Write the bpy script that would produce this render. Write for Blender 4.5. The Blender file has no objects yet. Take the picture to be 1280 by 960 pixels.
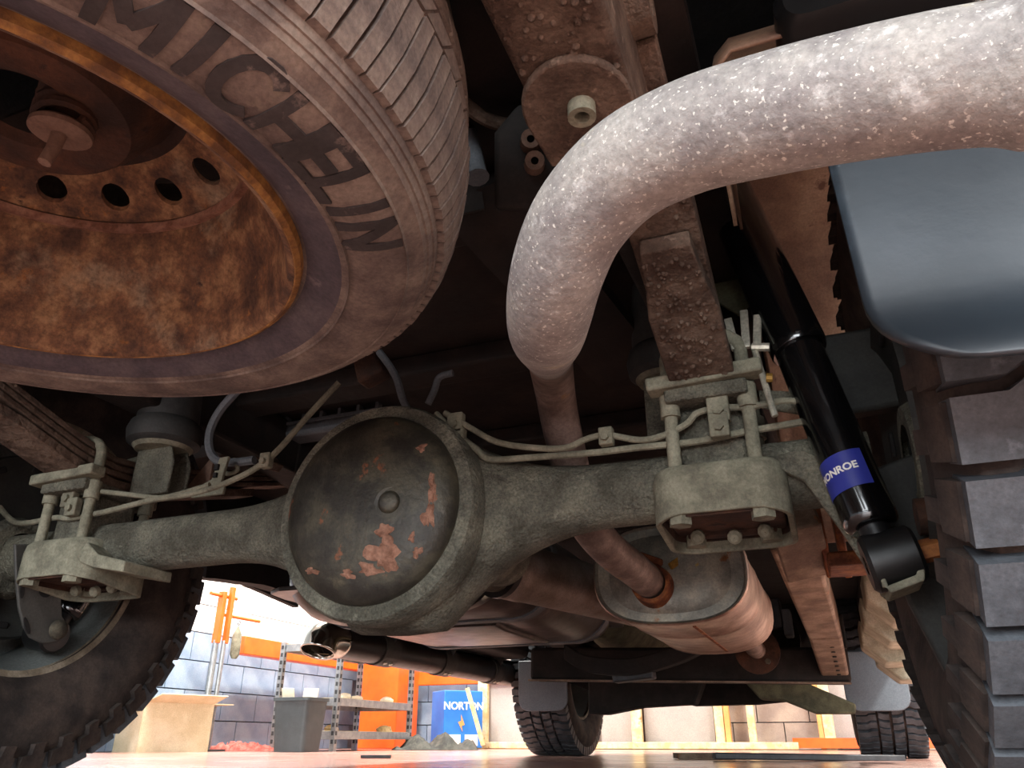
import bpy, math, random
from mathutils import Vector, Matrix
random.seed(7)
PI = math.pi
S = bpy.context.scene
COL = S.collection

# ------------------------------------------------------------------ camera
# truck axes: X to the truck's right, Y forwards, Z up; rear axle at Y=0, floor at Z=0
CAM = Vector((.58, -.96, .065)); YAW = math.radians(21.4); PIT = math.radians(24.9); FPX = 961.0
fw = Vector((-math.sin(YAW), math.cos(YAW), 0)); rt = Vector((math.cos(YAW), math.sin(YAW), 0)); zz = Vector((0, 0, 1))
CF = fw*math.cos(PIT) + zz*math.sin(PIT); CU = -fw*math.sin(PIT) + zz*math.cos(PIT)
cd = bpy.data.cameras.new('camera'); cam = bpy.data.objects.new('camera', cd); COL.objects.link(cam)
cd.sensor_width = 36; cd.lens = FPX/1280*36; cd.clip_start = .01
cam.matrix_world = Matrix.Translation(CAM) @ Matrix((rt, CU, -CF)).transposed().to_4x4()
S.camera = cam

def at(x, y, X=None, Y=None, Z=None, D=None):
    """a point of the place seen at photo pixel x,y, at a known X, Y, Z or depth"""
    r = CF + rt*((x-640)/FPX) + CU*((480-y)/FPX)
    t = (X-CAM.x)/r.x if X is not None else (Y-CAM.y)/r.y if Y is not None else (Z-CAM.z)/r.z if Z is not None else D
    return CAM + r*t

# ------------------------------------------------------------------ world, lights, exposure
W = bpy.data.worlds.new('world'); S.world = W; W.use_nodes = True
bg = W.node_tree.nodes['Background']; bg.inputs[0].default_value = (.80, .90, 1, 1); bg.inputs[1].default_value = .9
S.view_settings.view_transform = 'Standard'; S.view_settings.look = 'None'; S.view_settings.gamma = 1
S.view_settings.use_curve_mapping = False; S.view_settings.exposure = 1.05

def area(name, loc, aim, sx, sy, power, col=(1, 1, 1)):
    l = bpy.data.lights.new(name, 'AREA'); l.shape = 'RECTANGLE'; l.size = sx; l.size_y = sy; l.energy = power; l.color = col
    o = bpy.data.objects.new(name, l); COL.objects.link(o); o.location = loc
    o.rotation_euler = (Vector(aim)-Vector(loc)).to_track_quat('-Z', 'Y').to_euler(); return o
# daylight through the open roller door behind the truck
area('door_daylight', (1.2, -4.6, 1.7), (.4, 0, .5), 5.5, 3.0, 300, (.93, .97, 1))
# ceiling lamps (their housings are built with the room)
LAMPS = [(-2.45, 2.6), (-2.45, 5.0), (1.6, 5.0), (2.9, 1.4)]
for i, (lx, ly) in enumerate(LAMPS):
    area('ceiling_lamp_light', (lx, ly, 3.28), (lx, ly, 0), .35, 1.5, (125, 125, 15, 240)[i], (1, .97, .9))

# ------------------------------------------------------------------ helpers
def lin(h):
    h = h.lstrip('#'); c = [int(h[i:i+2], 16)/255 for i in (0, 2, 4)]
    return tuple(x/12.92 if x <= .04045 else ((x+.055)/1.055)**2.4 for x in c)+(1,)

MATS = {}
def M(name, cols, scale=6, rough=.65, metal=0, bump=.25, bscale=70, patch=None, speck=None, coat=0, rvar=.12, spec=.5, emit=None, bdist=.004, grain=.22, gscale=260):
    """procedural material: noise colour ramp + optional patch (hex, scale, threshold) and speckles"""
    m = bpy.data.materials.new(name); m.use_nodes = True; nt = m.node_tree; N = nt.nodes; L = nt.links
    b = N['Principled BSDF']; b.inputs['Metallic'].default_value = metal; b.inputs['Specular IOR Level'].default_value = spec
    b.inputs['Coat Weight'].default_value = coat
    tc = N.new('ShaderNodeTexCoord'); co = tc.outputs['Object']
    def noise(sc, det=8, ro=.6):
        n = N.new('ShaderNodeTexNoise'); n.inputs['Scale'].default_value = sc; n.inputs['Detail'].default_value = det
        n.inputs['Roughness'].default_value = ro; L.new(co, n.inputs['Vector']); return n
    def ramp(src, stops):
        r = N.new('ShaderNodeValToRGB'); e = r.color_ramp.elements
        while len(e) < len(stops): e.new(.5)
        for k, (p, c) in enumerate(stops): e[k].position = p; e[k].color = c
        L.new(src, r.inputs[0]); return r
    if name.split('_')[0] not in ('floor', 'block', 'panel', 'flap'): scale *= 2.2
    n1 = noise(scale)
    k = len(cols)
    st = [(.38+.24*i/max(k-1, 1), lin(c)) for i, c in enumerate(cols)]
    out = ramp(n1.outputs['Fac'], st if k > 1 else st*2).outputs['Color']
    def mix(a, colr, fac):
        x = N.new('ShaderNodeMix'); x.data_type = 'RGBA'; L.new(fac, x.inputs[0]); L.new(a, x.inputs[6]); x.inputs[7].default_value = lin(colr); return x.outputs[2]
    for p in (patch or []):
        n = noise(p[1]*2.0, 10, .65); r = ramp(n.outputs['Fac'], [(p[2], (0, 0, 0, 1)), (p[2]+(p[3] if len(p) > 3 else .06), (1, 1, 1, 1))])
        out = mix(out, p[0], r.outputs['Color'])
    if speck:
        v = N.new('ShaderNodeTexNoise'); v.inputs['Scale'].default_value = speck[1]; v.inputs['Detail'].default_value = 2; L.new(co, v.inputs['Vector'])
        r = ramp(v.outputs['Fac'], [(speck[2], (0, 0, 0, 1)), (speck[2]+.06, (1, 1, 1, 1))]); out = mix(out, speck[0], r.outputs['Color'])
    if grain:
        g = noise(gscale, 3, .7); gr = N.new('ShaderNodeMapRange'); gr.inputs['From Min'].default_value = .3; gr.inputs['From Max'].default_value = .7
        gr.inputs['To Min'].default_value = 1-grain; gr.inputs['To Max'].default_value = 1+grain; L.new(g.outputs['Fac'], gr.inputs['Value'])
        x = N.new('ShaderNodeMix'); x.data_type = 'RGBA'; x.blend_type = 'MULTIPLY'; x.inputs[0].default_value = 1; L.new(out, x.inputs[6]); L.new(gr.outputs[0], x.inputs[7]); out = x.outputs[2]
    L.new(out, b.inputs['Base Color'])
    rr = N.new('ShaderNodeMapRange'); rr.inputs['To Min'].default_value = max(.03, rough-rvar); rr.inputs['To Max'].default_value = min(1, rough+rvar)
    n2 = noise(scale*2.3); L.new(n2.outputs['Fac'], rr.inputs['Value']); L.new(rr.outputs[0], b.inputs['Roughness'])
    if bump:
        nb = noise(bscale, 6, .6); bp = N.new('ShaderNodeBump'); bp.inputs['Strength'].default_value = bump; bp.inputs['Distance'].default_value = bdist
        L.new(nb.outputs['Fac'], bp.inputs['Height']); L.new(bp.outputs[0], b.inputs['Normal'])
    if emit:
        b.inputs['Emission Color'].default_value = lin(emit[0]); b.inputs['Emission Strength'].default_value = emit[1]
    MATS[name] = m; return m

class MB:
    def __init__(s): s.v = []; s.f = []
    def add(s, vs, fs):
        o = len(s.v); s.v += [Vector(p) for p in vs]; s.f += [tuple(i+o for i in q) for q in fs]; return s
    def box(s, c, d, R=None):
        c = Vector(c); vs = []
        for x in (-.5, .5):
            for y in (-.5, .5):
                for z in (-.5, .5):
                    p = Vector((x*d[0], y*d[1], z*d[2])); vs.append(c+(R @ p if R else p))
        return s.add(vs, [(0, 1, 3, 2), (4, 6, 7, 5), (0, 4, 5, 1), (2, 3, 7, 6), (0, 2, 6, 4), (1, 5, 7, 3)])
    def bar(s, a, b, w, h, upv=(0, 0, 1), t=1):
        """box beam from a to b, w across, h along upv; t tapers the b end"""
        a = Vector(a); b = Vector(b); d = (b-a).normalized(); x = d.cross(Vector(upv)).normalized(); u = x.cross(d)
        vs = [p+x*(i*w/2*k)+u*(j*h/2*k) for p, k in ((a, 1), (b, t)) for i in (-1, 1) for j in (-1, 1)]
        return s.add(vs, [(0, 1, 3, 2), (4, 6, 7, 5), (0, 4, 5, 1), (2, 3, 7, 6), (0, 2, 6, 4), (1, 5, 7, 3)])
    def loft(s, rings, caps=True, closed=True):
        n = len(rings[0]); vs = [p for r in rings for p in r]; fs = []
        for i in range(len(rings)-1):
            for j in range(n if closed else n-1):
                k = (j+1) % n; fs.append((i*n+j, i*n+k, (i+1)*n+k, (i+1)*n+j))
        if caps: fs += [tuple(range(n-1, -1, -1)), tuple(range((len(rings)-1)*n, len(rings)*n))]
        return s.add(vs, fs)
    def tube(s, path, r, n=14, caps=True):
        P = [Vector(p) for p in path]; r = r if isinstance(r, (list, tuple)) else [r]*len(P)
        t0 = (P[1]-P[0]).normalized(); u = t0.orthogonal().normalized(); rings = []
        for i, p in enumerate(P):
            t = ((P[i+1] if i+1 < len(P) else p)-(P[i-1] if i else p)).normalized()
            u = (u-t*u.dot(t)).normalized(); w = t.cross(u)
            rings.append([p+(u*math.cos(2*PI*k/n)+w*math.sin(2*PI*k/n))*r[i] for k in range(n)])
        return s.loft(rings, caps)
    def lathe(s, prof, o=(0, 0, 0), ax=(1, 0, 0), n=48, closed=False, a0=0, a1=2*PI, ref=None):
        """prof: (along axis, radius)"""
        o = Vector(o); ax = Vector(ax).normalized(); u = Vector(ref).normalized() if ref else ax.orthogonal().normalized(); u = (u-ax*u.dot(ax)).normalized(); w = ax.cross(u)
        full = abs(a1-a0-2*PI) < 1e-6; m = n if full else n+1; rings = []
        for k in range(m):
            a = a0+(a1-a0)*k/n; e = u*math.cos(a)+w*math.sin(a); rings.append([o+ax*x+e*r for x, r in prof])
        vs = [p for r in rings for p in r]; q = len(prof); fs = []
        for k in range(n):
            kk = (k+1) % m
            for j in range(q if closed else q-1):
                l = (j+1) % q; fs.append((k*q+j, kk*q+j, kk*q+l, k*q+l))
        return s.add(vs, fs)
    def prism(s, poly, o, u, v, d):
        """polygon (a,b) in frame u,v at o, extruded by vector d"""
        o = Vector(o); u = Vector(u); v = Vector(v); d = Vector(d); n = len(poly)
        A = [o+u*a+v*b for a, b in poly]; B = [p+d for p in A]
        return s.add(A+B, [tuple(range(n-1, -1, -1)), tuple(range(n, 2*n))]+[(i, (i+1) % n, n+(i+1) % n, n+i) for i in range(n)])
    def build(s, name, mat, parent=None, smooth=40, bevel=0, sub=0, local=False):
        me = bpy.data.meshes.new(name)
        off = Vector((0, 0, 0))
        if parent and not local:
            p = parent
            while p: off += p.location; p = p.parent
        me.from_pydata([tuple(p-off) for p in s.v], [], s.f); me.update()
        import bmesh
        bm = bmesh.new(); bm.from_mesh(me); bmesh.ops.recalc_face_normals(bm, faces=bm.faces); bm.to_mesh(me); bm.free()
        return mk(name, me, mat, parent, smooth, bevel, sub)

def mk(name, me, mat, parent=None, smooth=40, bevel=0, sub=0):
    if smooth:
        me.shade_smooth(); me.set_sharp_from_angle(angle=math.radians(smooth))
    if mat and not me.materials: me.materials.append(MATS[mat])
    o = bpy.data.objects.new(name, me); COL.objects.link(o)
    if parent: o.parent = parent
    if bevel:
        b = o.modifiers.new('bevel', 'BEVEL'); b.width = bevel; b.segments = 2; b.limit_method = 'ANGLE'; b.angle_limit = math.radians(40)
    if sub:
        q = o.modifiers.new('sub', 'SUBSURF'); q.levels = sub; q.render_levels = sub
    return o
def tag(o, label, cat, group=None):
    o['label'] = label; o['category'] = cat
    if group: o['group'] = group
    return o
def thing(name, label, cat, loc=(0, 0, 0), group=None):
    o = bpy.data.objects.new(name, None); COL.objects.link(o); o.location = loc; o.empty_display_size = .05
    return tag(o, label, cat, group)
def struct(o): o['kind'] = 'structure'; return o
def copy_tree(o, parent=None):
    c = o.copy(); COL.objects.link(c); c.parent = parent
    for ch in list(o.children): copy_tree(ch, c)
    return c
def smoothpath(P, n=6):
    """Catmull-Rom through the points"""
    P = [Vector(p) for p in P]; Q = [P[0]*2-P[1]]+P+[P[-1]*2-P[-2]]; out = []
    for i in range(1, len(Q)-2):
        a, b, c, d = Q[i-1:i+3]
        for k in range(n):
            t = k/n; out.append(.5*((2*b)+(c-a)*t+(2*a-5*b+4*c-d)*t*t+(3*b-a-3*c+d)*t**3))
    return out+[P[-1]]
def hexbolt(mb, c, ax, r, h, n=6):
    c = Vector(c); ax = Vector(ax).normalized(); return mb.tube([c, c+ax*h], r, n)
def text_mesh(txt, size, depth=.0006, off=0.0):
    cu = bpy.data.curves.new('lettering', 'FONT'); cu.body = txt; cu.size = size; cu.extrude = depth; cu.offset = off; cu.align_x = 'CENTER'; cu.align_y = 'CENTER'; cu.resolution_u = 3
    o = bpy.data.objects.new('tmp', cu); COL.objects.link(o); dg = bpy.context.evaluated_depsgraph_get()
    me = bpy.data.meshes.new_from_object(o.evaluated_get(dg)); bpy.data.objects.remove(o); return me

# ------------------------------------------------------------------ materials
M('floor_paint', ['a07266', 'ad877b', 'ba9d92'], 2, .22, bump=.08, bscale=30, patch=[('c9a796', 1.3, .60, .1)], rvar=.12)
M('block_blue', ['7488a0', '8093a9', '8d9fb2'], 5, .7, bump=.3, bscale=120)
M('block_white', ['e4e6e6', 'f0f1f0'], 5, .6, bump=.25, bscale=120)
M('block_bare', ['9a8b82', 'a8988c', 'b5a597'], 4, .85, bump=.4, bscale=90)
M('mortar', ['7d8489', '8d949a'], 20, .9)
M('panel_grey', ['a39b95', 'aaa39e', 'b3aca6'], 2, .7, bump=.1)
M('timber', ['d9b982', 'e6cd9c', 'efdcb2'], 7, .7, bump=.2, patch=[('a9763f', 5, .62)])
M('orange_paint', ['ee5a17', 'f4681f'], 3, .4, bump=.05, grain=0)
M('steel_grey', ['8b8f92', 'a2a5a7'], 9, .4, .7, bump=.05)
M('steel_dark', ['36383b', '45474a'], 9, .5, .4, bump=.05)
M('card', ['c6b794', 'cfc1a0', 'd8ccae'], 3, .8, bump=.08)
M('paper', ['efe6c8', 'f4eed8'], 4, .8, bump=0)
M('bin_plastic', ['3b4346', '474f52'], 3, .45, bump=.05)
M('red_cloth', ['8e4038', 'a5564c', 'b46d62'], 14, .9, bump=.4, bscale=40)
M('blue_paint', ['1f6fc4', '2b7fd3'], 2, .45, bump=.03, grain=0)
M('white_print', ['f2f2ee', 'f7f7f4'], 3, .6, bump=0, grain=0)
M('orange_print', ['e09a56', 'e8a866'], 3, .6, bump=0)
M('red_plastic', ['d8281c', 'e23a26'], 3, .35, bump=0)
M('rag_dark', ['2b2b28', '3b3b36', '4d4c45'], 8, .8, bump=.3)
M('ceiling_white', ['dcdcd8', 'e6e6e2'], 2, .8, bump=.05)
M('lamp_white', ['ffffff', 'ffffff'], 2, .8, bump=0, emit=('fff6e8', 6), grain=0)

M('axle_mud', ['57554a', '6c6a5e', '807e6e'], 7, .9, grain=.4, gscale=300, bump=1.0, bscale=140, patch=[('8a8878', 16, .60), ('4c4840', 4, .62, .1)], bdist=.012, spec=.25)
M('mud_light', ['6b685a', '7c7a69', '8b8876'], 12, .9, bump=.6, bscale=110, spec=.2)
M('cover_worn', ['2b2823', '38352d', '4c483b'], 9, .5, .25, bump=.3, bscale=120, patch=[('7a4c33', 11, .62, .03), ('5d5745', 6, .56, .14)])
M('rust_scab', ['6e4a38', '8a6350', '9c7560'], 26, .85, bump=.7, bscale=140)
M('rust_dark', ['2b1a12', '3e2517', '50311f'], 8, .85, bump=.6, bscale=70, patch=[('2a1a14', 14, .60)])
M('rust_rim', ['4a3325', '6b4b33', '8b6a4a'], 13, .82, grain=.4, gscale=200, bump=.6, bscale=85, patch=[('8f7e66', 5, .55, .16), ('85592f', 22, .62), ('33221a', 12, .63)], bdist=.004)
M('rust_edge', ['5a3a1e', '7d5528', '9a6f38'], 22, .75, bump=.4, bscale=120)
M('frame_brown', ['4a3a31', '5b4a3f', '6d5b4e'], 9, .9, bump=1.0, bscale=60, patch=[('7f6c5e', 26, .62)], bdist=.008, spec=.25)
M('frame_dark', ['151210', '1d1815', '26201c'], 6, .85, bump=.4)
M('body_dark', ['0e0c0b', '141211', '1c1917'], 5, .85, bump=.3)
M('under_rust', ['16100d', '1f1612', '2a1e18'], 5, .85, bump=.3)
M('arch_tan', ['6b4f3f', '80634f', '957a64'], 4, .7, .1, bump=.3, patch=[('c4b29a', 3, .58, .15), ('5b3b2b', 9, .62)])
M('rubber_dusty', ['5c514c', '70635b', '83766b'], 9, .85, bump=.35, bscale=120, patch=[('786c60', 15, .60, .1)], spec=.25)
M('rubber_purple', ['403b41', '4d464b', '5a5254'], 7, .75, bump=.15, bscale=90, patch=[('776c6c', 11, .62, .1)], spec=.35)
M('letter_dark', ['2d2928', '3a3433'], 14, .8, bump=.2, patch=[('6d6059', 22, .60, .08)])
M('rubber_black', ['1d1c1c', '262525', '302e2e'], 9, .72, bump=.25, bscale=110, patch=[('4a4643', 13, .62, .12)], spec=.4)
M('rubber_tread', ['2f3236', '3b3f44', '4a4e53'], 10, .6, bump=.2, bscale=130, patch=[('5c6066', 14, .62, .12)], spec=.5)
M('rubber_side', ['2a2422', '38302c', '463b35'], 9, .8, bump=.3, bscale=100, spec=.3)
M('rubber_bump', ['2c2c2b', '383836'], 10, .75, bump=.3)
M('pipe_silver', ['726c6a', '807b77', '8f8a84'], 11, .68, .1, bump=.3, bscale=160, patch=[('85756c', 7, .60, .2), ('a89e84', 10, .62, .12), ('a9a6a2', 34, .58, .12)], speck=('b9b4ab', 420, .63), spec=.35)
M('pipe_far', ['6b5a52', '7f6d63', '95837a'], 12, .6, .35, bump=.25, patch=[('9a7a58', 9, .62)])
M('muffler_steel', ['8a7264', 'a58d7d', 'bda797'], 7, .42, .55, bump=.2, bscale=40, patch=[('8d6a45', 9, .62)])
M('muffler_cap', ['6c685f', '807b70', '958d7d'], 9, .5, .45, bump=.2, patch=[('8a5a36', 8, .62), ('b08f4e', 15, .66)])
M('rust_clamp', ['5a2d17', '7d4524', '9c6233'], 16, .7, .2, bump=.5)
M('black_gloss', ['070708', '0c0b0c'], 4, .18, 0, bump=.02, coat=.6, spec=.6, grain=0)
M('black_satin', ['0e0e0f', '161616'], 4, .4, 0, bump=.05, grain=0)
M('label_blue', ['2c348f', '3640a0'], 5, .4, bump=0, grain=0)
M('flap_black', ['1d2329', '232a30', '2a3138'], 4, .40, 0, bump=.06, bscale=40, speck=('9fb2bc', 60, .74), spec=.45, patch=[('3d474f', 3, .62, .12)], grain=0)
M('flap_grey', ['5a6168', '666e75'], 4, .45, bump=.05)
M('drum_dark', ['2a2a28', '363632'], 8, .7, .2, bump=.3)
M('rim_grey', ['7f8482', '939894'], 6, .5, .4, bump=.1, patch=[('6d6a5d', 7, .6, .15)])
M('rim_edge', ['6d6252', '7f7463', '8f8473'], 14, .8, bump=.4)
M('tank_steel', ['3b332e', '4a413b', '5e544d'], 5, .33, .5, bump=.12, patch=[('8d8178', 4, .62, .15)])
M('shaft_steel', ['6e5f52', '84756a', '978a80'], 6, .5, .45, bump=.15, patch=[('9a7146', 14, .68)])
M('joint_dark', ['3a352c', '4a4438', '5d5646'], 18, .75, .2, bump=.7)
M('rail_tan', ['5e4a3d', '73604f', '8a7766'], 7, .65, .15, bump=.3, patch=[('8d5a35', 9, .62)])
M('sill_cream', ['8d8b78', 'a09e8b', 'b3b19e'], 8, .6, bump=.2, patch=[('a58a4e', 9, .66)])
M('chrome', ['c9c4b8', 'd6d2c8'], 4, .12, 1, bump=.02, grain=0)
M('step_black', ['1f1c1b', '2b2725'], 6, .35, .2, bump=.05)
M('step_bracket', ['3b3a37', '484743'], 8, .6, bump=.1)
M('plastic_grey', ['55585a', '63666a'], 6, .6, bump=.05)
M('zinc', ['a5a292', 'c2bfae', 'd8d5c5'], 14, .4, .6, bump=.2)
M('brass', ['8a6a2e', 'a3803c'], 10, .5, .5, bump=.1)
M('green_mud', ['4a4a3a', '5c5c48', '6b6a52'], 9, .9, bump=.5)
M('hub_pink', ['644c3f', '7a6152'], 12, .8, bump=.4)

# ------------------------------------------------------------------ the room
def plane_box(name, c, d, mat): return struct(MB().box(c, d).build(name, mat))
plane_box('floor', (-.5, 1, -.05), (13, 13, .1), 'floor_paint')
XL = -3.75; YF = 6.1
plane_box('wall_left', (XL-.16, 1, 1.75), (.2, 13, 3.5), 'mortar')
plane_box('wall_front', (-.5, YF+.16, 1.75), (13, .2, 3.5), 'mortar')
plane_box('wall_right', (5.6, 1, 1.75), (.2, 13, 3.5), 'block_white')
plane_box('ceiling', (-.5, 1, 3.55), (13, 13, .1), 'ceiling_white')
wl = bpy.data.objects['wall_left']; wf = bpy.data.objects['wall_front']
# concrete blocks of the left wall, each its own block: blue-grey below, painted white above for the light bloom
bh, bl = .2, .4
blk = {}
for kind in ('block_blue', 'block_white', 'block_bare'):
    mb = MB().box((0, 0, 0), (.06, bl-.008, bh-.008)); o = mb.build('tmp_block', kind, bevel=0); blk[kind] = o.data; bpy.data.objects.remove(o)
for r in range(8):
    y0 = 1.7+(.2 if r % 2 else 0)
    for k in range(11):
        y = y0+k*bl
        if y > YF-.1: continue
        o = bpy.data.objects.new('block', blk['block_blue' if r < 4 else 'block_white']); COL.objects.link(o)
        o.parent = wl; o.location = (XL-.045+random.uniform(-.002, .002), y, r*bh+bh/2)
for r in range(4):
    for k in range(22):
        x = XL+.1+(.2 if r % 2 else 0)+k*bl
        o = bpy.data.objects.new('block', blk['block_blue' if x < -2.4 else 'block_bare']); COL.objects.link(o)
        o.parent = wf; o.rotation_euler = (0, 0, PI/2); o.location = (x, YF+.045+random.uniform(-.002, .002), r*bh+bh/2)
for (lx, ly), wh in zip(LAMPS, ('cardboard box', 'far end of the shelf unit', 'front wall panels', 'right side of the truck')):
    t = thing('ceiling_lamp', 'white batten lamp on the ceiling above the '+wh, 'lamp', (lx, ly, 3.5), 'ceiling lamps')
    MB().box((lx, ly, 3.44), (.5, 1.7, .12)).build('housing', 'ceiling_white', t, bevel=.01)
    MB().box((lx, ly, 3.36), (.4, 1.6, .04)).build('diffuser', 'lamp_white', t)

# partition panels and timber on the front wall
def wx(px, py, Y): return at(px, py, Y=Y).x
yp = YF-.05
panels = [(612, 742, 'grey board panel behind the left front tyre'), (752, 800, 'narrow grey board panel right of the left front tyre'), (806, 893, 'broad grey board panel in the middle of the front wall'), (1040, 1085, 'grey board panel beside the right front tyre')]
for a, b, lab in panels:
    xa, xb = wx(a, 900, yp), wx(b, 900, yp)
    o = MB().box(((xa+xb)/2, yp-.01, .62), (xb-xa, .03, 1.16)).build('board_panel', 'panel_grey', bevel=.003); tag(o, lab, 'panel')
for px, w, m, lab in [(604, 13, 'timber', 'timber post beside the blue cabinet'), (796, 12, 'timber', 'slim timber post between two grey panels'), (899, 10, 'timber', 'pale timber post on the right edge of the broad grey panel'), (909, 6, 'orange_print', 'thin amber edging strip beside the pale timber post'), (939, 8, 'timber', 'free standing yellow timber stake before the bare blocks'), (1025, 6, 'orange_print', 'thin amber strip on the right of the bare blocks'), (1034, 12, 'timber', 'pale timber post beside the right front tyre')]:
    x = wx(px, 900, yp-.08); ww = w/961*6.9
    o = MB().box((x, yp-.08, .6), (ww, .05, 1.2)).build('timber_post', m, bevel=.004); tag(o, lab, 'post')
o = MB().box(((wx(612, 936, yp)+wx(1000, 936, yp))/2, yp-.13, .03), (wx(1000, 936, yp)-wx(612, 936, yp), .06, .05)).build('baseboard_front', 'timber', bevel=.004); struct(o)
o = MB().box((wx(1080, 936, yp), yp-.12, .05), (1.0, .06, .07)).build('trim_1', 'orange_paint'); struct(o)

# orange stock rack behind: upright panel and beams
t = thing('orange_rack', 'orange painted storage rack along the left wall', 'rack', (-3.3, 5.2, 0))
MB().box((-3.28, 5.78, 1.0), (.39, .4, 2.0)).build('side_panel', 'orange_paint', t, bevel=.01)
MB().box((-3.55, 5.0, .72), (.1, 2.1, .13)).build('beam', 'orange_paint', t, bevel=.006)
MB().box((-2.35, 6.0, .60), (1.5, .06, .12)).build('beam', 'orange_paint', t, bevel=.006)

# grey boltless shelving
sx0, sx1, sy0, sy1 = -3.13, -2.64, 3.94, 5.0
t = thing('shelf_rack', 'grey metal boltless shelf unit against the block wall', 'shelf', ((sx0+sx1)/2, (sy0+sy1)/2, 0))
for x in (sx0, sx1):
    for y in (sy0, sy1):
        p = MB().box((x, y, .36), (.035, .035, .72)).build('post', 'steel_grey', t)
        h = MB()
        for k in range(13): h.box((x, y-.0185, .06+k*.052), (.018, .003, .026)); h.box((x+.0185, y, .06+k*.052), (.003, .018, .026))
        q = h.build('slots', 'steel_dark', p, smooth=0); q['kind'] = 'stuff'
for z in (.10, .31, .68):
    s_ = MB().box(((sx0+sx1)/2, (sy0+sy1)/2, z+.022), (sx1-sx0, sy1-sy0, .012)).build('shelf_board', 'card', t)
    b = MB()
    for x in (sx0, sx1): b.box((x+(.012 if x == sx1 else -.012), (sy0+sy1)/2, z), (.012, sy1-sy0, .05))
    for y in (sy0, sy1): b.box(((sx0+sx1)/2, y, z), (sx1-sx0, .012, .05))
    b.build('shelf_rail', 'steel_grey', s_)
for i, (x, y, z, r) in enumerate([(-2.75, 4.2, .367, .05), (-2.8, 4.45, .367, .045), (-2.72, 4.75, .367, .05), (-2.8, 4.15, .157, .05), (-2.75, 4.8, .157, .055)]):
    mb = MB(); rr = random.Random(i)
    mb.lathe([(0, .001), (0, r), (r*.35, r*1.05), (r*.7, r*.7), (r*.85, .001)], (x, y, z-.028), (0, 0, 1), 9)
    for v in mb.v: v += Vector((rr.uniform(-1, 1), rr.uniform(-1, 1), 0))*r*.25
    o = mb.build('crumpled_bag', 'paper' if i < 3 else 'timber', smooth=30)
    tag(o, ['crumpled pale bag at the near end of the middle shelf', 'crumpled pale bag in the middle of the middle shelf', 'crumpled pale bag at the far end of the middle shelf', 'small yellow bundle near the post on the bottom shelf', 'small yellow bundle at the far end of the bottom shelf'][i], 'bag')
o = MB().lathe([(0, .001), (0, .065), (.07, .07), (.1, .05), (.12, .001)], (-2.95, 4.1, .709), (0, 0, 1), 20).build('red_cap', 'red_plastic'); tag(o, 'round red plastic tub on the top shelf', 'tub')

# plastic bin with papers in front of the shelf unit
bx = Vector((-2.70, 3.62, 0))
t = thing('storage_bin', 'dark grey tapered plastic bin before the shelf unit', 'bin', bx)
def rrect(w, d, r, n=4):
    P = []
    for cx, cy, a in ((w/2-r, d/2-r, 0), (-w/2+r, d/2-r, PI/2), (-w/2+r, -d/2+r, PI), (w/2-r, -d/2+r, 1.5*PI)):
        for k in range(n+1): P.append((cx+r*math.cos(a+k*PI/2/n), cy+r*math.sin(a+k*PI/2/n)))
    return P
def ring(w, d, r, z, c): return [Vector((c[0]+a, c[1]+b, z)) for a, b in rrect(w, d, r)]
mb = MB(); mb.loft([ring(.23, .20, .03, 0.002, bx), ring(.27, .24, .03, .31, bx)], caps=False); mb.loft([ring(.265, .235, .03, .31, bx), ring(.225, .195, .03, .01, bx)], caps=False); mb.add(ring(.23, .20, .03, .004, bx), [tuple(range(20))])
mb.build('body', 'bin_plastic', t)
MB().loft([ring(.29, .26, .035, .30, bx), ring(.29, .26, .035, .32, bx), ring(.262, .232, .03, .32, bx), ring(.262, .232, .03, .30, bx)], caps=False).build('rim', 'bin_plastic', t)
for i, (dx, dy, a) in enumerate([(-.05, -.06, .25), (.07, -.02, -.15)]):
    R = Matrix.Rotation(a, 3, 'X') @ Matrix.Rotation(.3*(i-.5), 3, 'Z')
    o = MB().box(bx+Vector((dx, dy, .25)), (.10, .01, .26), R).build('paper_sheet', 'paper', smooth=0)
    tag(o, ['yellowish folded paper sticking out of the dark bin', 'white folded paper sticking out of the dark bin'][i], 'paper')

# cardboard box with open flaps
bc = at(200, 940, Z=0); bc.z = 0
t = thing('cardboard_box', 'open brown cardboard box with splayed flaps on the floor', 'box', bc)
Rz = Matrix.Rotation(math.radians(70), 3, 'Z')
bw, bd, hh = .46, .34, .29
def bp_(x, y, z): return bc+Rz @ Vector((x, y, z))
mb = MB()
for (a, b, c_, d_) in [(0, -bd/2, bw, .008), (0, bd/2, bw, .008), (-bw/2, 0, .008, bd), (bw/2, 0, .008, bd)]:
    mb.box(bp_(a, b, hh/2), (c_, d_, hh), Rz)
mb.box(bp_(0, 0, .006), (bw, bd, .008), Rz); mb.build('body', 'card', t, smooth=0)
def flap(p, q, out, up_):
    p = bp_(*p); q = bp_(*q); o_ = Rz @ Vector(out); d = o_+Vector((0, 0, up_)); n = (q-p).cross(d).normalized()*.006
    MB().add([p, q, q+d-(q-p)*.02, p+d+(q-p)*.02, p+n, q+n, q+d+n-(q-p)*.02, p+d+n+(q-p)*.02], [(0, 1, 2, 3), (7, 6, 5, 4), (0, 4, 5, 1), (1, 5, 6, 2), (2, 6, 7, 3), (3, 7, 4, 0)]).build('flap', 'card', t, smooth=0)
flap((-bw/2, -bd/2, hh), (bw/2, -bd/2, hh), (.03, -.13, 0), .045)
flap((-bw/2, bd/2, hh), (bw/2, bd/2, hh), (0, .14, 0), -.05)
flap((-bw/2, -bd/2, hh), (-bw/2, bd/2, hh), (-.14, -.02, 0), -.06)
flap((bw/2, -bd/2, hh), (bw/2, bd/2, hh), (.15, 0, 0), .0)

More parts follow.
